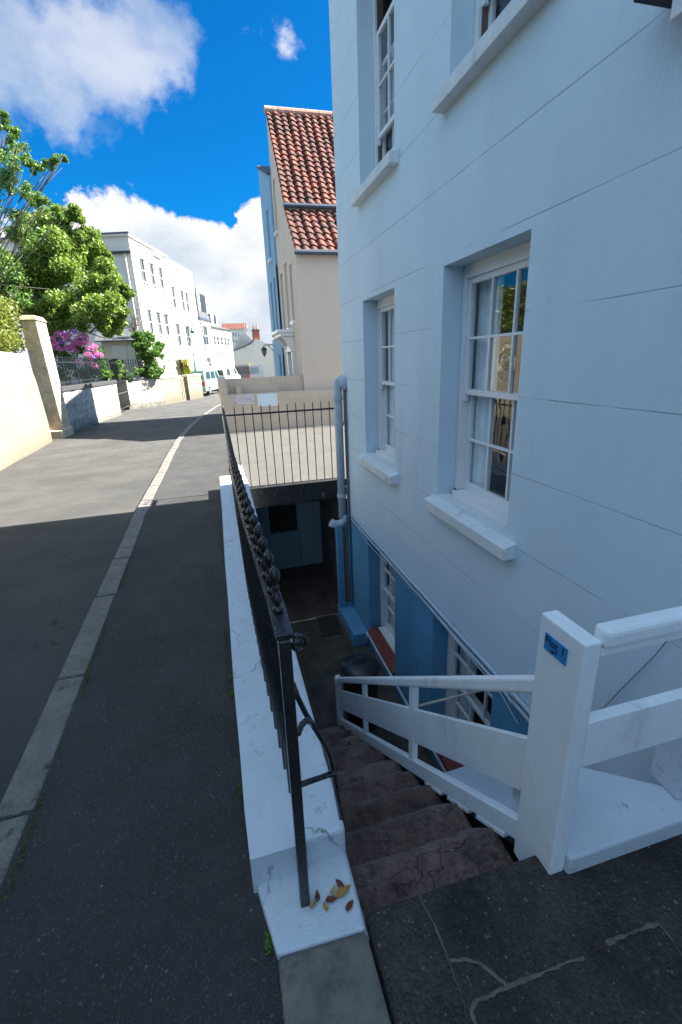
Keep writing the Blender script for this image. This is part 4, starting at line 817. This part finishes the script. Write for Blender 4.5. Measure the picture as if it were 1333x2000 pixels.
dg = thing('garden_door', 'narrow tall grey doorway gate in the cream garden wall', 'gate', (W3b[0]+.1, W3b[1]+.2, -.45)); dfr = Fr(W3b, (W4a[0]-W3b[0], W4a[1]-W3b[1])); dfr.N = Vector((dfr.U.y, -dfr.U.x, 0)); DL = math.hypot(W4a[0]-W3b[0], W4a[1]-W3b[1])
q = MB(); q.fbox(dfr, 0, DL, -.25, -.2, -.5, 1.0); obj('panel', q, m_pillar, dg)
for k in range(1, 5): q = MB(); q.fbox(dfr, DL*k/5-.02, DL*k/5+.02, -.2, -.17, -.45, .95); obj('bar', q, m_cop, dg)

# shed
sh = thing('garden_shed', 'small beige garden shed with grey sloping roof behind the railing', 'shed', (-6, 26, .9))
Ys = 31.; A = [PY(x, y, Ys) for x, y in ((197, 665), (272, 667), (197, 697), (272, 697))]
q = MB(); q.box(A[0].x, A[1].x, Ys, Ys+2.2, .9, A[0].z); q.loft([(A[0].x, Ys, A[0].z), (A[0].x, Ys+2.2, A[0].z), (A[0].x, Ys+1.1, A[0].z+.55)], [(A[1].x, Ys, A[1].z), (A[1].x, Ys+2.2, A[1].z), (A[1].x, Ys+1.1, A[1].z+.55)]); obj('wall', q, m_beige, sh)
q = MB(); zz = A[0].z; x0, x1 = A[0].x-.3, A[1].x+.25; q.hexa([(x0, Ys-.25, zz-.08), (x1, Ys-.25, zz-.08), (x1, Ys+1.1, zz+.58), (x0, Ys+1.1, zz+.58)], [(x0, Ys-.25, zz-.02), (x1, Ys-.25, zz-.02), (x1, Ys+1.1, zz+.66), (x0, Ys+1.1, zz+.66)]).hexa([(x0, Ys+1.1, zz+.58), (x1, Ys+1.1, zz+.58), (x1, Ys+2.4, zz-.08), (x0, Ys+2.4, zz-.08)], [(x0, Ys+1.1, zz+.66), (x1, Ys+1.1, zz+.66), (x1, Ys+2.4, zz-.02), (x0, Ys+2.4, zz-.02)]); obj('roof', q, m_slate, sh)
q = MB(); q.box(A[0].x+.5, A[0].x+1.3, Ys-.04, Ys, 1.0, zz-.3).box(A[0].x+1.33, A[0].x+2.1, Ys-.04, Ys, 1.0, zz-.3); obj('door', q, m_far, sh, bevel=.01)

# ------------------------------------------------------------------ vegetation
def pxc(l, Y, dy=1.2):
    out = []
    for x, y, r_ in l:
        Yc = Y+random.uniform(-dy, dy); p = PY(x, y, Yc); out.append([p.x, p.y, p.z, r_*Yc/880*1.02])
    return out
def sub(cs, k, f=.45):
    out = []
    for c in cs:
        for _ in range(k):
            d = Vector([random.gauss(0, 1) for _ in range(3)]).normalized()*c[3]*random.uniform(.35, .95); out.append([c[0]+d.x, c[1]+d.y, c[2]+d.z*.85, c[3]*f*random.uniform(.6, 1.2)])
    return out
def tree(name, lab, cat, base, cs, k, n, s, mat, tr, top, f=.45, lim=14, nb=None, cpart='crown'):
    t = thing(name, lab, cat, base); B_ = Vector(base); T = Vector(top); sb = sub(cs, k, f)
    q = MB(); q.tube([B_, B_.lerp(T, .35)+Vector((.1, 0, 0)), B_.lerp(T, .7)+Vector((-.08, .1, 0)), T], [tr, tr*.8, tr*.55, tr*.2], 8)
    for c in random.sample(cs, min(lim, len(cs)))+(nb or []):
        e = Vector(c[:3]); fr_ = min(.85, max(.15, (e.z-B_.z)/(T.z-B_.z+.01)*.55)); st_ = B_.lerp(T, fr_); md = st_.lerp(e, .5)+Vector((0, 0, -.12*(e-st_).length+.1)); q.tube([st_, md, e], [tr*.28, tr*.17, tr*.06], 6)
        for _ in range(3):
            e2 = e+Vector([random.gauss(0, c[3]*.5) for _ in range(3)]); q.tube([md.lerp(e, .5), e2], [tr*.14, tr*.05], 5)
    obj('trunk', q, m_bark, t, smooth=True); q = MB(); leafcloud(q, sb, n, s); obj(cpart, q, mat, t); return t
syc = pxc([(118, 440, 26), (150, 420, 16), (70, 440, 34), (35, 500, 45), (95, 500, 42), (150, 480, 36), (185, 505, 28), (205, 540, 30), (222, 580, 28), (190, 590, 40), (230, 610, 18), (140, 560, 48), (90, 580, 45), (150, 620, 35), (60, 540, 45), (205, 625, 28), (20, 580, 50), (95, 620, 40), (-30, 520, 50), (232, 560, 12), (165, 455, 12), (200, 490, 10)], 25, 1.5)
tree('sycamore_tree', 'dense bright green broadleaf tree leaning over the railing beside the white building', 'tree', (-8.2, 25, .8), syc, 13, 420, .078, m_leafA, .22, (-7.2, 25, 6.5), f=.40)
row = pxc([(5, 225, 14), (20, 250, 14), (30, 290, 20), (10, 330, 26), (48, 310, 13), (72, 330, 14), (95, 322, 10), (112, 312, 9), (125, 309, 6), (35, 360, 26), (5, 390, 34), (60, 385, 22), (85, 400, 20), (115, 425, 10), (20, 440, 36), (50, 450, 30), (-20, 300, 30), (-30, 400, 40), (10, 520, 40), (40, 560, 30)], 20, 1.0)
tree('rowan_tree', 'tall sparse darker tree with thin bare branches at the far left edge', 'tree', (-8.3, 20, .8), row, 7, 70, .06, m_leafB, .09, (-8.2, 20, 11.5), f=.42, lim=20)
hc = []
for y in np.arange(-6, 16.7, .5):
    for z in (2.35, 2.75, 3.15): hc.append([cf(y)-.62+random.uniform(-.08, .08), y, z+.3+random.uniform(-.08, .08), .42])
hg = thing('hedge', 'clipped yellow green hedge growing along the top of the cream wall', 'hedge', (-5.4, 8, .9))
q = MB(); q.box(cf(8)-1.0-.5, cf(8)-.85+.1, -6, 10, 1, 3.1).box(cf(13)-1.0, cf(13)-.7, 10, 15.3, 1, 3.1); 
q = MB(); [q.tube([(cf(y)-.8, y, .9), (cf(y)-.8+random.uniform(-.1, .1), y, 3.0)], .03, 5) for y in np.arange(-6, 15.5, .6)]; obj('stems', q, m_bark, hg)
q = MB(); leafcloud(q, hc, 620, .052); obj('foliage', q, m_leafC, hg)
back = []
for y in np.arange(-4, 15, 2.): back.append([-8.2+random.uniform(-.6, .6), y, 4.4+random.uniform(-.4, .6), 1.3])
tb = thing('garden_trees', 'row of leafy trees behind the hedge, seen mirrored in the house windows', 'trees', (-8.2, 5, .9)); tb['kind'] = 'stuff'
q = MB(); [q.tube([(b_[0], b_[1], .9), (b_[0], b_[1], 4.6)], .1, 6) for b_ in back]; obj('trunk', q, m_bark, tb); q = MB(); leafcloud(q, sub(back, 6, .5), 60, .11); obj('crown', q, m_leafG, tb)
hyc = pxc([(118, 690, 20), (150, 685, 22), (180, 700, 20), (200, 725, 15), (130, 725, 22), (165, 730, 22), (110, 665, 12), (205, 740, 10)], 24, .3)
hy = tree('hydrangea_bush', 'big hydrangea bush covered with pink and purple flower heads behind the railing', 'bush', (-6.6, 24, .9), hyc, 8, 110, .07, m_leafG, .04, (-6.5, 24, 2.4), cpart='foliage', f=.5)
fh = [(105, 660), (115, 652), (125, 650), (135, 655), (146, 648), (158, 653), (168, 658), (110, 672), (122, 668), (134, 665), (147, 668), (158, 672), (170, 668), (117, 682), (132, 680), (145, 684), (175, 680), (185, 678), (160, 665), (188, 690), (196, 694), (183, 697), (172, 692), (128, 660), (104, 676), (140, 676), (152, 661), (176, 703), (165, 712), (185, 715), (150, 707)]
for x, y in fh:
    c = PY(x, y, 24-.75+random.uniform(-.15, .1)); r_ = random.uniform(.13, .2); q = MB(); leafcloud(q, [[c.x, c.y, c.z, r_]]*1, 150, .036); obj('flower_head', q, m_purp if random.random() < .25 else m_pink, hy)
bu = pxc([(290, 668, 16), (282, 690, 16), (305, 690, 14), (295, 715, 18), (270, 655, 10), (312, 675, 8), (285, 728, 12), (308, 725, 12), (275, 672, 12)], 30, .5)
tree('green_shrub', 'rounded bright green shrub between the shed and the white building', 'bush', (-4.4, 30, .9), bu, 10, 220, .06, m_leafG, .06, (-4.3, 30, 3), f=.6, cpart='foliage')
sb_ = pxc([(225, 720, 12), (240, 715, 12), (232, 738, 12), (270, 725, 10), (255, 738, 10)], 27, .3)
tree('low_shrub', 'small dark shrub just behind the black iron gate', 'bush', (-5, 27, .9), sb_, 5, 60, .05, m_leafB, .03, (-5, 27, 1.9), cpart='foliage')
q = MB(); 
for k in range(70):
    p0 = PY(362+random.uniform(-12, 12), 735, 34); a = random.uniform(-.25, .25); p1 = p0+Vector((a*.8, random.uniform(-.2, .2), random.uniform(.7, 1.5))); q.tube([p0, p0.lerp(p1, .6)+Vector((a*.1, 0, .1)), p1], [.03, .03, .004], 4)
solo('tall_grass_plant', q, m_leafY, 'clump of tall yellow green blades behind the railing near the lamp post', 'plant')
q = MB(); P0 = PY(262, 655, 31)
for x, y in ((256, 612), (262, 618), (268, 605), (272, 622), (250, 628), (258, 640)):
    e = PY(x, y, 31); q.tube([P0, P0.lerp(e, .5)+Vector((.05, 0, .1)), e], [.02, .015, .006], 5); leafcloud(q, [[e.x, e.y, e.z-.1, .22], [P0.lerp(e, .6).x, 31, P0.lerp(e, .6).z, .2]], 26, .05)
solo('rusty_stalk_plant', q, m_leafR, 'thin rust brown seed stalks rising in front of the white building side', 'plant')

# ------------------------------------------------------------------ buildings on the left
def FP(fr, x, y):
    d = ray(x, y); n_ = fr.N; t = (fr.o.x*n_.x+fr.o.y*n_.y)/(d[0]*n_.x+d[1]*n_.y); P = CP+t*d; return ((P[0]-fr.o.x)*fr.U.x+(P[1]-fr.o.y)*fr.U.y, P[2])
def Z2(x, y): return (180+x/3.508, 420+y/3.508)
o1 = PY(250.5, 461, 34.); zt = o1.z
Y_e = 45.7; e1 = PY(375, 531, Y_e)
FW = Fr((o1.x, 34.), (e1.x-o1.x, Y_e-34.)); FW.N = Vector((FW.U.y, -FW.U.x, 0)); LW = math.hypot(e1.x-o1.x, Y_e-34.)
wb = thing('white_building', 'large three storey white building with flat parapet and sash windows on the left', 'building', (o1.x+1, 39, -.5))
def row(fr, xs, tl, bl_):
    zt_ = FP(fr, *Z2(*tl))[1]; zb_ = FP(fr, *Z2(*bl_))[1]
    return [(FP(fr, *Z2(a, (c)))[0], FP(fr, *Z2(b_, (c)))[0], zb_, zt_) for a, b_, c in xs]
wn = row(FW, [(333, 370, 370), (400, 432, 400), (462, 492, 430)], (325, 288), (345, 450))+row(FW, [(550, 575, 560), (614, 638, 595), (645, 668, 605)], (545, 485), (563, 638))
wn += row(FW, [(388, 420, 730), (450, 482, 750), (502, 533, 765)], (380, 645), (405, 812))+row(FW, [(582, 612, 820), (648, 680, 840)], (578, 742), (598, 896))
wn = [(a+.04, min(b_, LW-.1), c, d) for a, b_, c, d in wn]
q = MB()
def strips(q, fr, L_, z0, z1, wins, rev):
    us = sorted({0, L_}|{w[0] for w in wins}|{w[1] for w in wins})
    for a, b_ in zip(us[:-1], us[1:]):
        mid = (a+b_)/2; z = z0
        for w in sorted([w for w in wins if w[0] <= mid <= w[1]], key=lambda w: w[2]):
            q.add([fr.p(a, 0, z), fr.p(b_, 0, z), fr.p(b_, 0, w[2]), fr.p(a, 0, w[2])], [(0, 1, 2, 3)]); z = w[3]
        q.add([fr.p(a, 0, z), fr.p(b_, 0, z), fr.p(b_, 0, z1), fr.p(a, 0, z1)], [(0, 1, 2, 3)])
    for h in wins:
        qq = [(h[0], h[2]), (h[1], h[2]), (h[1], h[3]), (h[0], h[3])]
        for i in range(4): a, b_ = qq[i], qq[(i+1) % 4]; q.add([fr.p(a[0], 0, a[1]), fr.p(b_[0], 0, b_[1]), fr.p(b_[0], -rev, b_[1]), fr.p(a[0], -rev, a[1])], [(0, 1, 2, 3)])
def body(q, fr, L_, dp_, z0, z1):   # side/back/top
    P = fr.p
    q.add([P(0, 0, z0), P(0, -dp_, z0), P(0, -dp_, z1), P(0, 0, z1)], [(0, 1, 2, 3)]).add([P(L_, 0, z0), P(L_, -dp_, z0), P(L_, -dp_, z1), P(L_, 0, z1)], [(0, 1, 2, 3)]).add([P(0, 0, z1), P(L_, 0, z1), P(L_, -dp_, z1), P(0, -dp_, z1)], [(0, 1, 2, 3)]).add([P(0, -dp_, z0), P(L_, -dp_, z0), P(L_, -dp_, z1), P(0, -dp_, z1)], [(0, 1, 2, 3)])
strips(q, FW, LW, -.5, zt, wn, .15); body(q, FW, LW, 8, -.5, zt); obj('wall', q, m_far, wb)
for w in wn: small_win(wb, FW, w, -.07, gm=m_glassd)
q = MB(); q.fbox(FW, -.15, LW*.52, -8, .10, zt, zt+.12).fbox(FW, 3.6, 5.0, -.5, .14, zt-.35, zt-.05); obj('parapet', q, m_far, wb)
q = MB(); q.fbox(FW, -.18, -.06, -8, .05, zt-.95, zt-.82); obj('ledge', q, m_cop, wb)
q = MB(); q.fbox(FW, -.18, .3, -8, -7.9, zt+.12, zt+.2).fbox(FW, -.2, .0, -8, .12, zt+.12, zt+.2); obj('roof_edge', q, m_gutter, wb)
q = MB(); zc = FP(FW, *Z2(545, 688))[1]; q.fbox(FW, 4.8, LW, 0, .05, zc, zc+.1); obj('string_course', q, m_far, wb)
p_ = FW.p(-.1, -.35, 0); q = MB(); q.tube([(p_.x, p_.y, zt-.9), (p_.x, p_.y, 1)], .06, 6); obj('drainpipe', q, m_far, wb)
# mansard
FM = Fr(FW.p(LW+.05, 0, 0)[:2], FW.U); FM.N = FW.N; LM = FP(FM, 418, 690)[0]
mb_ = thing('mansard_house', 'cream house with grey slate mansard roof attached to the large white building', 'house', FM.p(LM/2, -1, -.5))
zEv = FP(FM, 381, 617)[1]; zTp = FP(FM, 387, 563)[1]
wm = row(FM, [(735, 748, 820), (768, 800, 830)], (765, 757), (790, 893))+row(FM, [(750, 766, 1010), (795, 822, 1010)], (795, 975), (820, 1045))
wm = [(a, min(b_, LM-.2), c, d) for a, b_, c, d in wm]
q = MB(); strips(q, FM, LM, -.5, zEv, wm, .15); body(q, FM, LM, 8, -.5, zEv); obj('wall', q, m_far, mb_)
for w in wm: small_win(mb_, FM, w, -.07)
q = MB(); P = FM.p; q.hexa([P(0, .05, zEv), P(LM, .05, zEv), P(LM, -8, zEv), P(0, -8, zEv)], [P(0, -.6, zTp), P(LM-1.0, -.6, zTp), P(LM-1.0, -7, zTp), P(0, -7, zTp)]); obj('roof', q, m_slate, mb_)
q = MB(); q.fbox(FM, -.05, LM+.1, -.1, .15, zEv-.12, zEv+.02); obj('gutter', q, m_gutter, mb_)
for a in ((710, 735, 600), (750, 790, 610)):
    u0_, u1_ = FP(FM, *Z2(a[0], a[2]))[0], FP(FM, *Z2(a[1], a[2]))[0]; q = MB(); q.fbox(FM, u0_-.1, u1_+.1, -1.2, -.12, zEv+.35, zTp-.15); d_ = obj('dormer', q, m_far, mb_)
    q = MB(); q.fbox(FM, u0_+.05, u1_-.05, -.119, -.10, zEv+.6, zTp-.3); obj('pane', q, m_glassd, d_)
q = MB(); q.tube([FM.p(.0, .1, zTp-.1), FM.p(.0, .1, zEv), FM.p(.4, .12, zEv-1), FM.p(.9, .12, 2.0)], .06, 5); obj('drainpipe', q, m_gutter, mb_)
q = MB(); q.fbox(FM, LM-.4, LM+.2, -2, -1, zEv, zEv+1.7); ch = obj('chimney', q, m_farg, mb_)
# terrace row
FT = Fr(FM.p(LM+.1, 0, 0)[:2], (.34, 1)); FT.N = Vector((FT.U.y, -FT.U.x, 0)); LT = FP(FT, 456, 690)[0]
tr_ = thing('terrace_row', 'long cream two storey terrace with small windows further along the street', 'house', FT.p(LT/2, -1, -.5)); zE2 = FP(FT, 420, 640)[1]
wt = row(FT, [(838, 848, 860), (860, 872, 860), (885, 897, 862), (910, 920, 866), (932, 942, 870)], (860, 830), (862, 890))+row(FT, [(870, 880, 960), (893, 903, 960), (918, 928, 962), (938, 946, 965)], (870, 942), (870, 975))
wt = [(a-.15, min(b_+.15, LT-.1), c, d) for a, b_, c, d in wt]
q = MB(); strips(q, FT, LT, -.5, zE2, wt, .12); body(q, FT, LT, 8, -.5, zE2); obj('wall', q, m_far, tr_)
for w in wt: small_win(tr_, FT, w, -.03, cross=False, gm=m_rubber)
q = MB(); P = FT.p; q.loft([P(0, .2, zE2), P(0, -8, zE2), P(0, -4, zE2+1.5)], [P(LT, .2, zE2), P(LT, -8, zE2), P(LT, -4, zE2+1.5)]); obj('roof', q, m_slate, tr_)
for k in (.15, .4): q = MB(); q.fbox(FT, LT*k, LT*k+1.4, -2.5, -.6, zE2+.15, zE2+1.6); d_ = obj('dormer', q, m_far, tr_); q = MB(); q.fbox(FT, LT*k+.3, LT*k+1.1, -.599, -.58, zE2+.5, zE2+1.4); obj('pane', q, m_glassd, d_)
# far red roof house
o2 = PY(432, 645, 92)
def simple_house(name, lab, x0, x1, ytop, ybase, Y, mat, roofm, rh, depth=8, wins=()):
    a, b_ = PY(x0, ytop, Y), PY(x1, ytop, Y); t = thing(name, lab, 'house', ((a.x+b_.x)/2, Y, -.5)); fr = Fr((a.x, Y), (1, 0), (0, -1)); L_ = b_.x-a.x
    ws = []
    for wx0, wx1, wy0, wy1 in wins: u0, z1_ = FP(fr, wx0, wy0); u1, z0_ = FP(fr, wx1, wy1); ws.append((max(.1, u0), min(L_-.1, u1), z0_, z1_))
    q = MB(); strips(q, fr, L_, -.6, a.z, ws, .12); body(q, fr, L_, depth, -.6, a.z); obj('wall', q, mat, t)
    for w in ws: q = MB(); q.fbox(fr, w[0], w[1], -.1, -.06, w[2], w[3]); obj('window', q, m_glassd, t)
    q = MB(); P = fr.p; q.loft([P(-.2, .2, a.z), P(-.2, -depth, a.z), P(-.2, -depth/2, a.z+rh)], [P(L_+.2, .2, a.z), P(L_+.2, -depth, a.z), P(L_+.2, -depth/2, a.z+rh)]); obj('roof', q, roofm, t); return t, fr, L_, a.z
simple_house('red_roofed_house', 'distant white house with red tile roof above the cottage gable', 438, 482, 643, 720, 95, m_far, m_tile, 1.3, wins=[(455, 457, 650, 656), (460, 462, 651, 657), (466, 468, 652, 658), (456, 458, 664, 669), (461, 463, 665, 670)])
# cottage gable facing the camera
Yc = 62; pc = lambda x, y, Y=Yc: PY(x, y, Y)
ct = thing('cottage', 'low white cottage gable end closing the street with brick chimney', 'house', (pc(485, 740).x, Yc, -.5))
fr = lambda pts, Y: [PY(x, y, Y) for x, y in pts]
po = [(457, 684), (476, 677), (490, 670), (497, 663), (507, 664), (518, 670), (540, 672)]
a = [pc(456, 740)]+[pc(*p) for p in po]+[pc(540, 740)]; a[0].z = -.6; a[-1].z = -.6; q = MB(); q.loft(a, [p+Vector((0, 6, 0)) for p in a]); obj('wall', q, m_far, ct)
a2 = [PY(x, y, Yc+7) for x, y in ((458, 720), (458, 684), (474, 652), (481, 650), (500, 672), (500, 720))]; q = MB(); q.loft(a2, [p+Vector((0, 8, 0)) for p in a2]); obj('gable', q, m_farg, ct)
q = MB(); c0, c1 = pc(495.5, 664), pc(507, 645); q.box(c0.x, c1.x, Yc+.3, Yc+1.1, c0.z-.3, c1.z); c_ = obj('chimney', q, m_brickr, ct)
q = MB(); q.box(c0.x-.05, c1.x+.05, Yc+.25, Yc+1.15, c1.z, c1.z+.12); obj('chimney_cap', q, m_cop, c_)
for k in (.25, .72): q = MB(); q.lathe((c0.x+(c1.x-c0.x)*k, Yc+.7, c1.z+.12), [(.13, 0), (.10, .5), (.13, .55)], 8); obj('pot', q, m_tilec, c_)
q = MB(); c0, c1 = PY(478, 655, Yc+7.1), PY(485, 641, Yc+7.1); q.box(c0.x, c1.x, Yc+7.2, Yc+8, c0.z-.3, c1.z); c_ = obj('chimney', q, m_farg, ct)
for k in (.2, .75): q = MB(); q.lathe((c0.x+(c1.x-c0.x)*k, Yc+7.6, c1.z), [(.12, 0), (.1, .45)], 8); obj('pot', q, m_tilec, c_)
q = MB(); a = [pc(x, y) for x, y in ((456, 686), (457, 683), (476, 676), (489.5, 669.5), (497, 662))]; q.loft([p+Vector((0, -.1, 0)) for p in a[1:]]+[p+Vector((0, -.1, -.15)) for p in a[:0:-1]], [p+Vector((0, 6.1, 0)) for p in a[1:]]+[p+Vector((0, 6.1, -.15)) for p in a[:0:-1]]); obj('roof', q, m_slate, ct)
# low stone walls
t_, _, _ = wseg('stone_wall', 'low grey rubble wall with red brick top in front of the terrace', XY(PY(424, 730, 55)), XY(PY(456, 730, 58)), -.6, PY(440, 704, 56).z, .5, M('grey_rubble', (.22, .19, .17), .9, .3, 3, .6, 10, dirt=(.12, .08, .06), dscale=1.2, dthr=(.5, .7)), m_brickr, .15)
ys_ = pxc([(488, 716, 9), (496, 722, 8), (484, 724, 9), (502, 727, 8), (490, 732, 9), (506, 733, 8)], 57, .4)
tree('yellow_shrub', 'golden yellow and green shrub in front of the cottage', 'bush', (ys_[0][0], 57, -.5), ys_, 6, 60, .09, m_leafY, .06, (ys_[0][0], 57, 1.0), cpart='foliage')

# lamp post
lp = thing('street_lamp', 'dark green swan neck lamp post beside the van', 'street lamp', (PY(384, 740, 36.5).x, 36.5, -.46))
pb = [PY(x, y, 36.5) for x, y in ((385, 765), (383, 735), (379, 690), (377, 682))]; pb[0].z = -.46
q = MB(); q.tube([pb[0], pb[1], pb[2]], [.09, .085, .075], 10); obj('post', q, m_green, lp, smooth=True)
q = MB(); q.tube([pb[2]]+[PY(*Z2(x, y), 36.5) for x, y in ((690, 880), (672, 845), (650, 820), (643, 795), (648, 775), (662, 766), (676, 768), (684, 775))], .032, 8); obj('neck', q, m_green, lp, smooth=True)
lh = PY(*Z2(685, 778), 36.5); q = MB(); q.lathe((lh.x, lh.y, lh.z-.35), [(.07, 0), (.17, .12), (.12, .22), (.06, .34), (.02, .4)], 10); obj('lantern', q, m_green, lp, smooth=True)

# ------------------------------------------------------------------ vehicles
def vehicle(name, lab, cat, loc, ang, L_, W_, H_, prof, mat, glassz, wins, rear=None, wr=.32, group=None):
    """profile in (x along length, z); rear at x=0"""
    t = thing(name, lab, cat, loc, group); ca, sa = math.cos(ang), math.sin(ang); o = Vector(loc)
    def T(x, y, z): return o+Vector((ca*x-sa*y, sa*x+ca*y, z))
    hw = W_/2; q = MB(); top = max(p[1] for p in prof)
    ins = lambda z: hw*(1-.10*max(0, (z-glassz)/(top-glassz+.01)))
    q.loft([T(x, -ins(z), z) for x, z in prof], [T(x, ins(z), z) for x, z in prof]); b_ = obj('body', q, mat, t, bevel=.05, seg=3)
    for s_ in (-1, 1):
        for (xa, xb, xc, xd, z0, z1) in wins:
            q = MB(); i0, i1 = ins(z0)+.006, ins(z1)+.006; q.loft([T(xa, s_*(i0-.02), z0), T(xb, s_*(i0-.02), z0), T(xd, s_*(i1-.02), z1), T(xc, s_*(i1-.02), z1)], [T(xa, s_*i0, z0), T(xb, s_*i0, z0), T(xd, s_*i1, z1), T(xc, s_*i1, z1)]); obj('side_window', q, m_glassd, t)
        for x in (L_*.19, L_*.8):
            q = MB(); c = T(x, s_*(hw-.1), wr); ax = Vector((-sa, ca, 0)); q.tube([c-ax*.11, c+ax*.11], wr, 16); w_ = obj('wheel', q, m_rubber, t); q = MB(); q.tube([c+ax*s_*.10, c+ax*s_*.125], wr*.58, 12); obj('rim', q, m_hub, w_)
        q = MB(); zl = rear[1] if rear else .8; q.loft([T(-.03, s_*(hw-.05), zl), T(-.03, s_*(hw-.25), zl), T(-.03, s_*(hw-.25), zl+.25), T(-.03, s_*(hw-.05), zl+.25)], [T(.05, s_*(hw-.03), zl), T(.05, s_*(hw-.25), zl), T(.05, s_*(hw-.25), zl+.25), T(.05, s_*(hw-.03), zl+.25)]); obj('tail_light', q, m_lampred, t)
    if rear:
        (x0_, z0), (x1_, z1) = rear[0]; q = MB(); q.loft([T(x0_-.02, -hw*.8, z0), T(x0_-.02, hw*.8, z0), T(x1_-.02, hw*.74, z1), T(x1_-.02, -hw*.74, z1)], [T(x0_+.02, -hw*.8, z0), T(x0_+.02, hw*.8, z0), T(x1_+.02, hw*.74, z1), T(x1_+.02, -hw*.74, z1)]); obj('rear_window', q, m_glassd, t)
    q = MB(); q.loft([T(-.08, -hw, .35), T(-.08, hw, .35), T(-.08, hw, .55), T(-.08, -hw, .55)], [T(.1, -hw, .35), T(.1, hw, .35), T(.1, hw, .55), T(.1, -hw, .55)]); obj('bumper', q, m_rubber if cat == 'car' else m_hub, t)
    return t
mint = M('pale_mint_paint', (.24, .42, .36), .3, .03, 3, 0, coat=.5); whitec = M('white_car_paint', (.72, .73, .74), .3, .03, 3, 0, coat=.5); silv = M('silver_car_paint', (.20, .21, .22), .4, .03, 3, 0, coat=.2, metal=.2); bluc = M('dark_blue_car_paint', (.012, .025, .06), .4, .05, 3, 0, coat=.1); darkc = M('dark_grey_paint', (.05, .055, .065), .5, .1, 3, 0)
vp = GT(404, 773); ang = math.atan2(1, .30)
vprof = [(0, .3), (.05, 1.1), (.18, 1.86), (.6, 1.98), (3.3, 1.96), (4.0, 1.25), (4.7, 1.0), (4.75, .3)]
ca, sa = math.cos(ang), math.sin(ang)
def rearright(p, ang, hw): return (p.x-math.sin(ang)*hw, p.y+math.cos(ang)*hw*0+.0, p.z)
vehicle('camper_van', 'pale mint green camper van parked past the cream garden wall', 'van', (vp.x-sa*.85, vp.y+ca*.85, vp.z), ang, 4.75, 1.75, 1.98, vprof, mint, 1.15, [(.5, 1.5, .6, 1.5, 1.2, 1.72), (1.7, 2.7, 1.7, 2.65, 1.2, 1.72), (2.85, 3.75, 2.85, 3.3, 1.2, 1.72)], (((.07, 1.2), (.16, 1.7)), .75))
def at(x, y, Y): p = PY(x, y, Y); return (p.x, Y, tz(Y))
vehicle('white_van', 'white van parked nose to tail beyond the mint green camper van', 'van', at(424, 760, 43.5), math.atan2(1, .33), 5, 1.9, 2.2, [(0, .3), (.03, 1.95), (.2, 2.1), (3.2, 2.1), (4.1, 1.3), (4.9, 1.05), (5, .3)], whitec, 1.2, [(.6, 1.6, .6, 1.55, 1.25, 1.8), (2.9, 3.9, 2.9, 3.3, 1.3, 1.85)], (((.02, 1.25), (.05, 1.8)), .8))
cprof = [(0, .3), (0, .85), (.25, .95), (.75, 1.40), (1.2, 1.46), (2.3, 1.42), (3.0, .98), (3.9, .82), (4.05, .3)]
cw_ = [(.55, 1.5, .85, 1.5, .95, 1.33), (1.6, 2.75, 1.6, 2.25, .95, 1.33)]
vehicle('parked_car', 'silver hatchback parked in the row between the white van and the dark blue car', 'car', at(449, 740, 51), math.atan2(1, .4), 4.05, 1.7, 1.46, cprof, silv, .95, cw_, (((.3, 1.0), (.7, 1.34)), .75), group='cars parked along the far street')
vehicle('parked_car', 'dark blue hatchback parked beyond the silver one', 'car', at(468, 738, 53), math.atan2(1, .45), 4.05, 1.7, 1.46, cprof, bluc, .95, cw_, (((.3, 1.0), (.7, 1.34)), .75), group='cars parked along the far street')
vehicle('lorry', 'dark boxy lorry with blue side standing before the yellow shrub', 'lorry', at(474, 738, 50), math.atan2(1, .4), 5, 1.9, 2.1, [(0, .4), (0, 1.9), (.2, 2.1), (4.3, 2.1), (4.9, 1.4), (5, .4)], darkc, 1.3, [(.4, 3.0, .4, 3.0, 1.2, 1.8)], (((0, 1.2), (.0, 1.9)), .8))
